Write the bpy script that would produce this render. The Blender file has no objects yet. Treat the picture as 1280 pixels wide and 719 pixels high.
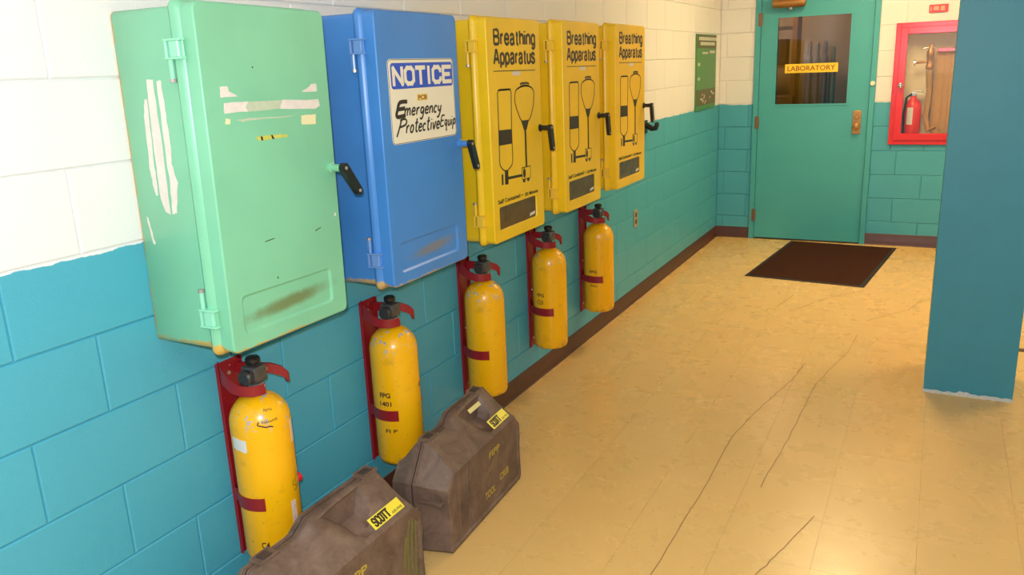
import bpy, bmesh, math, random
from mathutils import Vector, Matrix, Euler
from mathutils.geometry import tessellate_polygon

random.seed(7)
SC = bpy.context.scene
COL = SC.collection
PI = math.pi

# ------------------------------------------------------------------ camera
cam_data = bpy.data.cameras.new('camera')
cam = bpy.data.objects.new('camera', cam_data); COL.objects.link(cam)
cam_data.sensor_width = 36.0
cam_data.lens = 1020.2033 / 1280 * 36.0
cam_data.clip_start = 0.02
R0 = Vector((0.88971505, 0.45478039, -0.0397734))
R1 = Vector((0.08371494, -0.2481799, -0.96508992))
R2 = Vector((-0.44877493, 0.8553254, -0.25888131))
M = Matrix((R0, -R1, -R2)).transposed().to_4x4()
CAMP = Vector((1.7973, -1.0198, 1.6078))
M.translation = CAMP
cam.matrix_world = M
SC.camera = cam

# ------------------------------------------------------------------ world, lights, exposure
SC.view_settings.view_transform = 'Standard'
SC.view_settings.look = 'None'
SC.view_settings.gamma = 1.0
SC.view_settings.exposure = 0.0
SC.cycles.use_denoising = True
SC.cycles.max_bounces = 8
SC.cycles.sample_clamp_indirect = 6.0
w = bpy.data.worlds.new('world'); SC.world = w; w.use_nodes = True
w.node_tree.nodes['Background'].inputs[0].default_value = (1.0, 0.92, 0.78, 1)
w.node_tree.nodes['Background'].inputs[1].default_value = 0.05

FLASH_POWER = 172.0
TUBE_STRENGTH = 24.0
WARM = (1.0, 0.75, 0.38)
fl = bpy.data.lights.new('camera_flash', 'POINT'); fl.energy = FLASH_POWER
fl.color = (0.84, 0.91, 1.0); fl.shadow_soft_size = 0.012
flo = bpy.data.objects.new('camera_flash', fl); COL.objects.link(flo)
flo.location = CAMP + R0 * -0.03 - R1 * 0.075 - R2 * 0.01

# ------------------------------------------------------------------ materials
def srgb(r, g, b):
    f = lambda c: ((c / 255 + 0.055) / 1.055) ** 2.4 if c > 10.3 else c / 255 / 12.92
    return (f(r), f(g), f(b), 1)

class NT:
    def __init__(s, name):
        s.m = bpy.data.materials.new(name); s.m.use_nodes = True
        s.t = s.m.node_tree; s.b = s.t.nodes['Principled BSDF']
    def n(s, typ, **kw):
        o = s.t.nodes.new(typ)
        for k, v in kw.items():
            if k.startswith('i_'): o.inputs[k[2:].replace('_', ' ')].default_value = v
            else: setattr(o, k, v)
        return o
    def l(s, a, b): s.t.links.new(a, b)
    def math(s, op, a, b=None, c=None, clamp=False):
        o = s.n('ShaderNodeMath', operation=op); o.use_clamp = clamp
        for i, v in enumerate((a, b, c)):
            if v is None: continue
            if isinstance(v, (int, float)): o.inputs[i].default_value = v
            else: s.l(v, o.inputs[i])
        return o.outputs[0]
    def mix(s, fac, a, b):
        o = s.n('ShaderNodeMix', data_type='RGBA')
        for i, v in ((0, fac), (6, a), (7, b)):
            if isinstance(v, (int, float, tuple)): o.inputs[i].default_value = v
            else: s.l(v, o.inputs[i])
        return o.outputs[2]
    def noise(s, vec, scale, detail=3, rough=.5, dist=0):
        o = s.n('ShaderNodeTexNoise'); o.inputs['Scale'].default_value = scale
        o.inputs['Detail'].default_value = detail; o.inputs['Roughness'].default_value = rough
        o.inputs['Distortion'].default_value = dist
        if vec is not None: s.l(vec, o.inputs['Vector'])
        return o.outputs['Fac']
    def ramp(s, v, a, b):            # smooth 0..1 between a and b
        o = s.n('ShaderNodeMapRange', interpolation_type='SMOOTHSTEP')
        o.inputs['From Min'].default_value = a; o.inputs['From Max'].default_value = b
        s.l(v, o.inputs['Value']); return o.outputs['Result']
    def bump(s, h, dist, strength=1.0):
        o = s.n('ShaderNodeBump'); o.inputs['Distance'].default_value = dist
        o.inputs['Strength'].default_value = strength
        s.l(h, o.inputs['Height']); s.l(o.outputs[0], s.b.inputs['Normal'])
    def set(s, **kw):
        for k, v in kw.items():
            i = s.b.inputs[k.replace('_', ' ')]
            if isinstance(v, (int, float, tuple)): i.default_value = v
            else: s.l(v, i)
        return s.m
    def pos(s): return s.n('ShaderNodeNewGeometry').outputs['Position']
    def obj(s): return s.n('ShaderNodeTexCoord').outputs['Object']
    def xyz(s, v):
        o = s.n('ShaderNodeSeparateXYZ'); s.l(v, o.inputs[0]); return o.outputs

def plain(name, col, rough=.5, metal=0.0, noise=0.0, bump=0.0, scale=60, spec=.5):
    t = NT(name); c = col
    if noise or bump:
        f = t.noise(t.obj(), scale, 4)
        if noise:
            c = t.mix(f, tuple(x * (1 - noise) for x in col[:3]) + (1,), tuple(min(1, x * (1 + noise)) for x in col[:3]) + (1,))
        if bump: t.bump(f, bump)
    return t.set(Base_Color=c, Roughness=rough, Metallic=metal, Specular_IOR_Level=spec)

COURSE = .2032
PAINT_Z = 6 * COURSE
def wall_material(name, upper, lower):
    t = NT(name); p = t.pos(); X = t.xyz(p)
    wob = t.noise(p, 9, 4, .6)
    edge = t.math('ADD', t.math('MULTIPLY', t.math('SUBTRACT', wob, .55), .03), PAINT_Z - .004)
    m = t.ramp(t.math('SUBTRACT', X[2], edge), -.0012, .0012)
    dirt = t.noise(p, 3.2, 5, .6)
    lo = t.mix(dirt, tuple(c * .93 for c in lower[:3]) + (1,), tuple(c * 1.07 for c in lower[:3]) + (1,))
    up = t.mix(dirt, tuple(c * .97 for c in upper[:3]) + (1,), upper)
    speck = t.ramp(t.noise(p, 140, 2, .5), .72, .78)
    base = t.mix(m, t.mix(t.math('MULTIPLY', speck, .25), lo, (.25, .5, .52, 1)), up)
    h = t.math('ADD', t.noise(p, 220, 3, .6), t.math('MULTIPLY', t.noise(p, 40, 3, .5), .8))
    t.bump(h, .0016, .6)
    return t.set(Base_Color=base, Roughness=.42, Specular_IOR_Level=.45)

WHITE = (.80, .78, .75, 1)
TEAL = (.072, .375, .485, 1)
M_WALL = wall_material('painted_block_two_tone', WHITE, TEAL)
M_FARWALL = M_WALL
M_PLASTER = plain('ceiling_white', (.75, .73, .66, 1), .8, bump=.002, scale=30)
M_DOOR = plain('door_teal_paint', (.065, .38, .41, 1), .38, noise=.05, bump=.0004, scale=6)
M_COLUMN = plain('column_blue_paint', (.040, .255, .34, 1), .45, noise=.06, bump=.0010, scale=9)
M_BARE = plain('bare_plaster_edge', (.62, .60, .55, 1), .8, noise=.2, scale=90)
M_BASE = plain('baseboard_brown_vinyl', (.085, .026, .016, 1), .38, noise=.25, scale=14)

def tile_material():
    t = NT('waxed_vinyl_tile'); p = t.pos()
    info = t.n('ShaderNodeObjectInfo')
    mp = t.n('ShaderNodeMapping'); mp.inputs['Scale'].default_value = (5, 24, 1); t.l(p, mp.inputs[0])
    streak = t.noise(mp.outputs[0], 3.2, 5, .68, .6)
    big = t.noise(p, 1.1, 3, .5)
    s1 = t.ramp(streak, .56, .74)
    c = t.mix(info.outputs['Random'], (.745, .465, .160, 1), (.76, .478, .170, 1))
    c = t.mix(t.math('MULTIPLY', s1, .14), c, (.50, .30, .12, 1))
    c = t.mix(t.math('MULTIPLY', t.ramp(big, .4, .75), .10), c, (.50, .33, .15, 1))
    X = t.xyz(p)
    scuff = t.ramp(t.noise(p, 55, 6, .8, 1.0), .66, .74)
    c = t.mix(t.math('MULTIPLY', scuff, .12), c, (.42, .25, .11, 1))
    r = t.math('ADD', t.math('MULTIPLY', t.noise(p, 5, 4, .6), .16), .20)
    t.bump(t.noise(p, 2.5, 2, .5), .0012, .5)
    return t.set(Base_Color=c, Roughness=r, Specular_IOR_Level=.5)
M_TILE = tile_material()
M_GAP = plain('tile_gap_dirt', (.50, .33, .15, 1), .6)
M_CRACK = plain('crack_dirt', (.28, .15, .06, 1), .8)

def cabinet_material(name, col, rust_amt=.5, stain=None, rough=.33, grime=(.62, .36, .05, 1), H=.87, W=.47):
    """sheet-metal paint with chipped edges; coordinates are the cabinet's own"""
    t = NT(name); o = t.obj(); X = t.xyz(o)
    n = t.noise(o, 28, 5, .7); n2 = t.noise(o, 4, 3, .5)
    zb = t.math('ADD', X[2], t.math('MULTIPLY', t.math('SUBTRACT', n, .5), .035))
    thr = t.math('SUBTRACT', .030, t.math('MULTIPLY', t.ramp(X[0], .232, .262), .018))
    low = t.math('SUBTRACT', 1.0, t.ramp(t.math('SUBTRACT', zb, thr), -.004, .004))
    low = t.math('MULTIPLY', low, t.ramp(n2, .34, .48))
    # chipped back corner
    xb = t.math('ADD', X[0], t.math('MULTIPLY', t.math('SUBTRACT', n, .5), .02))
    back = t.math('MULTIPLY', t.math('SUBTRACT', 1.0, t.ramp(xb, .003, .009)), t.ramp(t.noise(o, 7, 3), .36, .5))
    hi = t.math('SUBTRACT', 1.0, t.ramp(t.math('ADD', t.math('ADD', t.math('SUBTRACT', H, X[2]), X[0]), t.math('MULTIPLY', n, .02)), .02, .05))
    edge = t.math('MAXIMUM', t.math('MAXIMUM', low, back), hi)
    dark = tuple(c * .90 for c in col[:3]) + (1,)
    c = t.mix(t.ramp(t.noise(o, 3, 4), .35, .7), col, dark)
    c = t.mix(t.math('MULTIPLY', edge, rust_amt), c, grime)
    nick = t.ramp(t.noise(o, 75, 2), .80, .82)
    c = t.mix(t.math('MULTIPLY', nick, .5), c, tuple(x * .35 for x in col[:3]) + (1,))
    if stain:
        (y, z, wy, wz, tilt, sc) = stain
        dy = t.math('DIVIDE', t.math('SUBTRACT', X[1], y), wy)
        dz = t.math('DIVIDE', t.math('SUBTRACT', t.math('SUBTRACT', X[2], z), t.math('MULTIPLY', t.math('SUBTRACT', X[1], y), tilt)), wz)
        d = t.math('SQRT', t.math('ADD', t.math('MULTIPLY', dy, dy), t.math('MULTIPLY', dz, dz)))
        d = t.math('ADD', d, t.math('MULTIPLY', t.math('SUBTRACT', n, .5), .7))
        s = t.math('MULTIPLY', t.math('SUBTRACT', 1, t.ramp(d, .25, 1.05)), t.ramp(X[0], .262, .272))
        c = t.mix(t.math('MULTIPLY', s, .8), c, sc)
    t.bump(t.noise(o, 6, 2), .002, .35)
    return t.set(Base_Color=c, Roughness=rough, Specular_IOR_Level=.5)

M_CGREEN = cabinet_material('green_enamel', (.22, .57, .35, 1), .9, (.225, .092, .20, .026, .06, (.15, .16, .04, 1)))
M_CBLUE = cabinet_material('blue_enamel', (.062, .25, .66, 1), .85, (.26, .095, .17, .024, .06, (.22, .20, .17, 1)))
M_CYEL = cabinet_material('yellow_enamel', (.96, .60, .012, 1), .22, None)
M_CYEL_SIDE = M_CYEL
M_HG = plain('green_hinge_paint', (.30, .70, .47, 1), .3)
M_HB = plain('blue_hinge_paint', (.16, .32, .66, 1), .3)
M_HY = plain('yellow_hinge_paint', (.93, .60, .06, 1), .3)
M_BLACK = plain('black_plastic', (.012, .011, .012, 1), .3)
M_INK = plain('black_ink', (.022, .014, .012, 1), .45)
M_DINK = plain('brown_black_ink', (.07, .035, .01, 1), .5)
M_SIGNW = plain('sign_cream', (.86, .78, .60, 1), .4)
M_SIGNB = plain('sign_blue', (.022, .085, .56, 1), .35)
M_TAPE = plain('pale_yellow_tape', (.80, .62, .16, 1), .5)
M_PEEL = plain('peeled_backing', (.74, .66, .60, 1), .7, noise=.14, scale=55)
M_PEEL2 = plain('peeled_backing_beige', (.50, .56, .40, 1), .7, noise=.15, scale=60)
M_PEELY = plain('peeled_tape_yellow', (.55, .55, .10, 1), .6, noise=.2, scale=80)
M_PEELC = plain('peeled_tape_cream', (.78, .72, .42, 1), .6)
M_STEEL = plain('worn_steel', (.45, .43, .42, 1), .35, .8, noise=.2)
M_SCREW = plain('screw_metal', (.50, .42, .40, 1), .35, .6)

def tank_material():
    t = NT('tank_yellow_enamel'); o = t.obj(); X = t.xyz(o); info = t.n('ShaderNodeObjectInfo')
    r = info.outputs['Random']
    cmb = t.n('ShaderNodeVectorMath', operation='ADD'); t.l(o, cmb.inputs[0])
    sc = t.n('ShaderNodeCombineXYZ'); t.l(t.math('MULTIPLY', r, 31.0), sc.inputs[0]); t.l(sc.outputs[0], cmb.inputs[1])
    v = cmb.outputs[0]
    c = t.mix(t.noise(v, 5, 3), (.96, .50, .004, 1), (.94, .42, .003, 1))
    grime = t.ramp(t.noise(v, 16, 6, .75), .55, .70)
    c = t.mix(t.math('MULTIPLY', grime, .42), c, (.45, .24, .03, 1))
    chip = t.math('MULTIPLY', t.ramp(t.noise(v, 34, 3, .6), .60, .64), t.ramp(X[2], .40, .48))
    c = t.mix(chip, c, (.42, .40, .38, 1))
    spk = t.ramp(t.noise(v, 85, 3, .6), .69, .73)
    c = t.mix(t.math('MULTIPLY', spk, .75), c, (.10, .05, .02, 1))
    foot = t.math('MULTIPLY', t.math('SUBTRACT', 1, t.ramp(X[2], .01, .07)), t.ramp(t.noise(v, 25, 5, .7), .5, .62))
    c = t.mix(t.math('MULTIPLY', foot, .5), c, (.30, .16, .04, 1))
    return t.set(Base_Color=c, Roughness=.27, Specular_IOR_Level=.5)
M_TANK = tank_material()
def red_mat():
    t = NT('bracket_red_paint'); o = t.obj()
    n = t.noise(o, 85, 3, .6)
    c = t.mix(t.ramp(n, .70, .74), (.28, .008, .014, 1), (.55, .45, .42, 1))
    return t.set(Base_Color=c, Roughness=.35)
M_RED = red_mat()
M_VALVE = plain('dull_valve_metal', (.13, .115, .11, 1), .38, .6, noise=.3, scale=50)
M_VDARK = plain('dark_valve_metal', (.04, .035, .035, 1), .4, .2, noise=.3, scale=60)
M_PAPER = plain('paper_sticker', (.72, .68, .66, 1), .6, noise=.12, scale=70)
M_PINKP = plain('pink_paper', (.75, .56, .46, 1), .6, noise=.12, scale=90)

def case_material():
    t = NT('dusty_brown_plastic'); o = t.obj(); p = t.pos(); g = t.n('ShaderNodeNewGeometry')
    n = t.ramp(t.noise(p, 9, 7, .72, .5), .15, .85); n2 = t.noise(p, 60, 4, .7)
    c = t.mix(n, (.085, .048, .034, 1), (.255, .160, .115, 1))
    scr = t.ramp(n2, .58, .75)
    c = t.mix(t.math('MULTIPLY', scr, .35), c, (.34, .22, .175, 1))
    rs = t.ramp(t.noise(p, 17, 3, .6), .66, .76)
    c = t.mix(t.math('MULTIPLY', rs, .5), c, (.16, .055, .030, 1))
    t.bump(n2, .0012, .5)
    return t.set(Base_Color=c, Roughness=.55, Specular_IOR_Level=.35)
M_CASE = case_material()
M_CASED = plain('case_dark_plastic', (.055, .034, .030, 1), .5, noise=.3, scale=30)
M_CTXT = plain('stencil_yellow', (.50, .36, .05, 1), .6, noise=.4, scale=120)
M_CTXT2 = plain('stencil_faded', (.22, .15, .06, 1), .6, noise=.4, scale=120)
M_CYS = plain('label_yellow', (.90, .72, .05, 1), .35)
M_CYS2 = plain('label_pale_yellow', (.78, .66, .28, 1), .45)
M_SMEAR = plain('ochre_smear', (.18, .15, .045, 1), .6, noise=.4, scale=50)
M_MAT = plain('dark_brown_mat', (.052, .017, .009, 1), .95, noise=.3, bump=.004, scale=260, spec=.1)
M_MATB = plain('mat_rubber_border', (.020, .008, .006, 1), .6)
M_BRASS = plain('aged_brass', (.50, .24, .08, 1), .32, .75, noise=.2, scale=60)
M_HINGE = plain('painted_bronze_hinge', (.25, .15, .09, 1), .4, .4)
M_BRIGHTR = plain('bright_red_enamel', (.72, .018, .022, 1), .22)
M_CREAM = plain('cream_interior', (.88, .76, .52, 1), .6)
M_HOSE = plain('tan_canvas_hose', (.50, .27, .11, 1), .8, noise=.25, bump=.001, scale=120)
M_EXTR = plain('red_tank', (.80, .03, .02, 1), .3)
M_CHROME = plain('chrome', (.75, .72, .70, 1), .15, 1.0)
M_GREENS = plain('green_board', (.060, .22, .055, 1), .4, noise=.1, scale=10)
M_GREEND = plain('brown_green_band', (.10, .10, .035, 1), .5)
M_PALE = plain('pale_print', (.62, .62, .50, 1), .5)
M_PINK = plain('pinkish_print', (.66, .36, .27, 1), .5)
M_YSIGN = plain('door_sign_yellow', (.90, .60, .02, 1), .4)
M_REDINK = plain('dark_red_ink', (.30, .05, .01, 1), .5)
M_BEIGE = plain('beige_plate', (.40, .30, .16, 1), .45)
M_LABW = plain('lab_tan_wall', (.30, .21, .13, 1), .7)
M_WOOD = plain('orange_brown_wood', (.24, .10, .03, 1), .5, noise=.3, scale=12)
M_WOODD = plain('dark_brown_wood', (.07, .030, .014, 1), .5, noise=.3, scale=14)
M_GREY = plain('grey_cylinder_paint', (.26, .25, .27, 1), .25, .3)
M_GLOW = NT('lamp_diffuser'); M_GLOW.set(Base_Color=(.9, .85, .7, 1), Emission_Color=WARM + (1,), Emission_Strength=TUBE_STRENGTH); M_GLOW = M_GLOW.m
M_LABGLOW = NT('lab_lamp_diffuser'); M_LABGLOW.set(Base_Color=(.9, .85, .7, 1), Emission_Color=(1, .70, .42, 1), Emission_Strength=75.0); M_LABGLOW = M_LABGLOW.m
def glass(name, col, rough=.02, alpha=.25):
    t = NT(name); tr = t.n('ShaderNodeBsdfTransparent'); tr.inputs[0].default_value = col
    gl = t.n('ShaderNodeBsdfGlossy'); gl.inputs['Roughness'].default_value = rough; gl.inputs[0].default_value = (1, 1, 1, 1)
    lw_ = t.n('ShaderNodeLayerWeight'); pw = t.math('POWER', lw_.outputs['Facing'], 5.0)
    fr = t.math('ADD', t.math('MULTIPLY', pw, .93), .045)
    mx = t.n('ShaderNodeMixShader'); t.l(fr, mx.inputs[0]); t.l(tr.outputs[0], mx.inputs[1]); t.l(gl.outputs[0], mx.inputs[2])
    t.l(mx.outputs[0], t.t.nodes['Material Output'].inputs[0]); return t.m
M_GLASS = glass('clear_glass', (.98, .98, .97, 1))
M_GLASSD = glass('dull_door_glass', (.80, .78, .74, 1), .05)
def scuffed():
    t = NT('scuffed_brown_window'); o = t.obj()
    n = t.noise(o, 14, 5, .7); c = t.mix(n, (.045, .020, .006, 1), (.20, .115, .035, 1))
    return t.set(Base_Color=c, Roughness=.22, Specular_IOR_Level=.5)
M_WINY = scuffed()

# ------------------------------------------------------------------ mesh helpers
class MB:
    def __init__(s): s.bm = bmesh.new()
    def box(s, x0, x1, y0, y1, z0, z1, bev=0, seg=2):
        bm = s.bm
        vs = [bm.verts.new(p) for p in ((x0,y0,z0),(x1,y0,z0),(x1,y1,z0),(x0,y1,z0),(x0,y0,z1),(x1,y0,z1),(x1,y1,z1),(x0,y1,z1))]
        fs = [bm.faces.new([vs[i] for i in q]) for q in ((3,2,1,0),(4,5,6,7),(0,1,5,4),(1,2,6,5),(2,3,7,6),(3,0,4,7))]
        if bev:
            es = list({e for f in fs for e in f.edges})
            bmesh.ops.bevel(bm, geom=es, offset=bev, segments=seg, affect='EDGES', profile=.5)
        return s
    def prism(s, pts, axis, a, b):
        """polygon in the plane across `axis`, extruded from a to b"""
        def P(p, t):
            return {'x': (t, p[0], p[1]), 'y': (p[0], t, p[1]), 'z': (p[0], p[1], t)}[axis]
        A = [s.bm.verts.new(P(p, a)) for p in pts]; B = [s.bm.verts.new(P(p, b)) for p in pts]
        n = len(pts)
        s.bm.faces.new(A); s.bm.faces.new(B[::-1])
        for i in range(n): s.bm.faces.new((A[i], B[i], B[(i+1) % n], A[(i+1) % n]))
        return s
    def lathe(s, prof, center=(0,0,0), seg=32, axis='z'):
        rings = []
        for (r, h) in prof:
            ring = []
            for i in range(seg):
                a = 2 * PI * i / seg; u, v = r * math.cos(a), r * math.sin(a)
                p = {'z': (u, v, h), 'x': (h, u, v), 'y': (u, h, v)}[axis]
                ring.append(s.bm.verts.new(Vector(p) + Vector(center)))
            rings.append(ring)
        for k in range(len(rings) - 1):
            for i in range(seg):
                j = (i + 1) % seg
                s.bm.faces.new((rings[k][i], rings[k][j], rings[k+1][j], rings[k+1][i]))
        s.bm.faces.new(rings[0][::-1]); s.bm.faces.new(rings[-1])
        return s
    def tube(s, pts, r, seg=10, flat=None):
        """tube along a path; r may be a list; flat=(a,b) gives an elliptic section"""
        pts = [Vector(p) for p in pts]; n = len(pts); rings = []
        rr = r if isinstance(r, (list, tuple)) else [r] * n
        t0 = (pts[1] - pts[0]).normalized()
        up = Vector((0, 0, 1)) if abs(t0.z) < .9 else Vector((1, 0, 0))
        for i, p in enumerate(pts):
            t = (pts[min(i+1, n-1)] - pts[max(i-1, 0)]).normalized()
            a = t.cross(up).normalized(); b = a.cross(t).normalized(); up = b
            ring = []
            for k in range(seg):
                g = 2 * PI * k / seg
                fa, fb = flat if flat else (1, 1)
                ring.append(s.bm.verts.new(p + a * (rr[i] * fa * math.cos(g)) + b * (rr[i] * fb * math.sin(g))))
            rings.append(ring)
        for k in range(n - 1):
            for i in range(seg):
                j = (i + 1) % seg
                s.bm.faces.new((rings[k][i], rings[k][j], rings[k+1][j], rings[k+1][i]))
        s.bm.faces.new(rings[0][::-1]); s.bm.faces.new(rings[-1])
        return s
    def strip(s, path, z0, z1, th):
        """upright metal strip following a plan path (x,y), height z0..z1 (numbers or lists)"""
        P = [Vector((p[0], p[1])) for p in path]; n = len(P); off = []
        for i in range(n):
            t = (P[min(i+1, n-1)] - P[max(i-1, 0)]).normalized(); off.append(Vector((-t.y, t.x)) * th)
        Z0 = z0 if isinstance(z0, list) else [z0] * n; Z1 = z1 if isinstance(z1, list) else [z1] * n
        rings = []
        for i in range(n):
            a, b = P[i], P[i] + off[i]
            rings.append([s.bm.verts.new(q) for q in ((a.x,a.y,Z0[i]),(b.x,b.y,Z0[i]),(b.x,b.y,Z1[i]),(a.x,a.y,Z1[i]))])
        for k in range(n-1):
            for i in range(4):
                j = (i+1) % 4; s.bm.faces.new((rings[k][i], rings[k][j], rings[k+1][j], rings[k+1][i]))
        s.bm.faces.new(rings[0][::-1]); s.bm.faces.new(rings[-1])
        return s
    def rings(s, rings, cap0=True, cap1=True):
        R = [[s.bm.verts.new(p) for p in r] for r in rings]; n = len(R[0])
        for k in range(len(R)-1):
            for i in range(n):
                j = (i+1) % n; s.bm.faces.new((R[k][i], R[k][j], R[k+1][j], R[k+1][i]))
        if cap0: s.bm.faces.new(R[0][::-1])
        if cap1: s.bm.faces.new(R[-1])
        return s
    def build(s, name, mat, parent=None, smooth=None, loc=None):
        bmesh.ops.recalc_face_normals(s.bm, faces=s.bm.faces)
        me = bpy.data.meshes.new(name); s.bm.to_mesh(me); s.bm.free()
        return link(name, me, mat, parent, smooth, loc)

def link(name, me, mat, parent=None, smooth=None, loc=None):
    if mat is not None and not me.materials: me.materials.append(mat)
    if smooth is not None:
        for p in me.polygons: p.use_smooth = True
        me.set_sharp_from_angle(angle=math.radians(smooth))
    o = bpy.data.objects.new(name, me); COL.objects.link(o)
    if parent is not None: o.parent = parent
    if loc is not None: o.location = loc
    return o

def thing(name, label, cat, loc=(0,0,0), rot=(0,0,0), group=None):
    o = bpy.data.objects.new(name, None); COL.objects.link(o); o.empty_display_size = .05
    o.location = loc; o.rotation_euler = rot; tag(o, label, cat, group); return o
def tag(o, label=None, cat=None, group=None, kind=None):
    if label: o['label'] = label
    if cat: o['category'] = cat
    if group: o['group'] = group
    if kind: o['kind'] = kind
    return o
def struct(o, label=None, cat=None): return tag(o, label, cat, None, 'structure')
def sroot(name, label=None, cat=None, loc=(0,0,0)):
    o = bpy.data.objects.new(name, None); COL.objects.link(o); o.location = loc; return struct(o, label, cat)

# flat work on a plane: origin, ux, uz, normal ------------------------------------------------
class Plane:
    def __init__(s, o, ux, uz): s.o = Vector(o); s.ux = Vector(ux).normalized(); s.uz = Vector(uz).normalized(); s.n = s.ux.cross(s.uz)
    def at(s, u, v, h=0): return s.o + s.ux * u + s.uz * v + s.n * h
def poly_bm(mb, pl, pts, h0=.0001, h1=.0007):
    n = len(pts); A = [mb.bm.verts.new(pl.at(*p, h0)) for p in pts]; B = [mb.bm.verts.new(pl.at(*p, h1)) for p in pts]
    for tri in tessellate_polygon([[Vector((p[0], p[1], 0)) for p in pts]]):
        mb.bm.faces.new([B[i] for i in tri])
    for i in range(n): mb.bm.faces.new((A[i], A[(i+1) % n], B[(i+1) % n], B[i]))
def flat(name, pl, polys, mat, parent, h0=.0001, h1=.0007):
    if name == 'pictogram_fill':
        for p in polys: mb = MB(); poly_bm(mb, pl, p, h0, h1); o = mb.build(name, mat, parent)
        return o
    mb = MB()
    for p in polys: poly_bm(mb, pl, p, h0, h1)
    o = mb.build(name, mat, parent)
    if len(polys) > 1: o['kind'] = 'stuff'
    return o
def rrect(x0, x1, z0, z1, r, seg=4):
    out = []
    for cx, cz, a0 in ((x1-r, z1-r, 0), (x0+r, z1-r, 90), (x0+r, z0+r, 180), (x1-r, z0+r, 270)):
        for k in range(seg+1):
            a = math.radians(a0 + 90 * k / seg); out.append((cx + r * math.cos(a), cz + r * math.sin(a)))
    return out
def ribbon_poly(pts, w):
    P = [Vector(p) for p in pts]; n = len(P); L = []; Rr = []
    W = w if isinstance(w, list) else [w] * n
    for i in range(n):
        t = (P[min(i+1, n-1)] - P[max(i-1, 0)])
        t = t.normalized() if t.length > 1e-9 else Vector((1, 0)); q = Vector((-t.y, t.x)) * W[i] / 2
        L.append(P[i] + q); Rr.append(P[i] - q)
    return L, Rr
def ribbons(name, pl, lines, w, mat, parent, h0=.0001, h1=.0008):
    mb = MB()
    for li, pts in enumerate(lines):
        ww = w; hh = h1 + li * .00003
        if isinstance(pts, tuple) and isinstance(pts[1], (int, float)) and not isinstance(pts[0], (int, float)): pts, ww = pts
        L, Rr = ribbon_poly(pts, ww)
        for i in range(len(pts) - 1):
            q = [L[i], Rr[i], Rr[i+1], L[i+1]]
            A = [mb.bm.verts.new(pl.at(p.x, p.y, h0)) for p in q]; B = [mb.bm.verts.new(pl.at(p.x, p.y, hh)) for p in q]
            mb.bm.faces.new(B)
            for k in range(4): mb.bm.faces.new((A[k], A[(k+1) % 4], B[(k+1) % 4], B[k]))
    return mb.build(name, mat, parent)
TEXTCACHE = {}
def text_mesh(body, bold):
    key = (body, bold)
    if key not in TEXTCACHE:
        cu = bpy.data.curves.new('t', 'FONT'); cu.body = body; cu.size = 1; cu.offset = bold; cu.resolution_u = 3
        ob = bpy.data.objects.new('t', cu); COL.objects.link(ob)
        dg = bpy.context.evaluated_depsgraph_get(); dg.update()
        me = bpy.data.meshes.new_from_object(ob.evaluated_get(dg))
        vs = [v.co.copy() for v in me.vertices]; fs = [list(p.vertices) for p in me.polygons]
        bpy.data.objects.remove(ob); bpy.data.curves.remove(cu); bpy.data.meshes.remove(me)
        TEXTCACHE[key] = (vs, fs)
    return TEXTCACHE[key]
def text(name, pl, body, u0, u1, v0, v1, mat, parent, bold=.01, shear=0, h=.0008, cap=None, z=.0001):
    """lettering fitted to the rectangle; v0..v1 span the glyph bounding box"""
    vs, fs = text_mesh(body, bold)
    xs = [v.x for v in vs]; ys = [v.y for v in vs]; x0, x1, y0, y1 = min(xs), max(xs), min(ys), max(ys)
    me = bpy.data.meshes.new(name)
    top = []
    for v in vs:
        a = (v.x - x0) / (x1 - x0); b = (v.y - y0) / (y1 - y0)
        top.append((u0 + a * (u1 - u0) + shear * b, v0 + b * (v1 - v0)))
    co = [pl.at(a, b, h) for a, b in top]
    me.from_pydata([tuple(c) for c in co], [], fs); me.update()
    o = link(name, me, mat, parent)
    return o

# ------------------------------------------------------------------ the setting
YF = 6.6003
CEIL = 2.75
XR = 4.6
YB = -3.4
def block_mesh(wid, hei, d=.006, b=.0035, skew=0):
    """front of one block in local coords: width along x, height along z, front towards -y"""
    me = bpy.data.meshes.new('block')
    v = [(0, 0, 0), (wid, 0, 0), (wid, 0, hei), (0, 0, hei),
         (0, -d + b, 0), (wid, -d + b, 0), (wid, -d + b, hei), (0, -d + b, hei),
         (b, -d, b), (wid - b, -d, b), (wid - b, -d, hei - b), (b, -d, hei - b)]
    f = [(8, 9, 10, 11)] + [(4 + i, 4 + (i + 1) % 4, 8 + (i + 1) % 4, 8 + i) for i in range(4)] + [(i, (i + 1) % 4, 4 + (i + 1) % 4, 4 + i) for i in range(4)]
    me.from_pydata(v, [], f); me.materials.append(M_WALL); me.update(); return me
BL = .4104
JT = .003
MCACHE = {}
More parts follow.
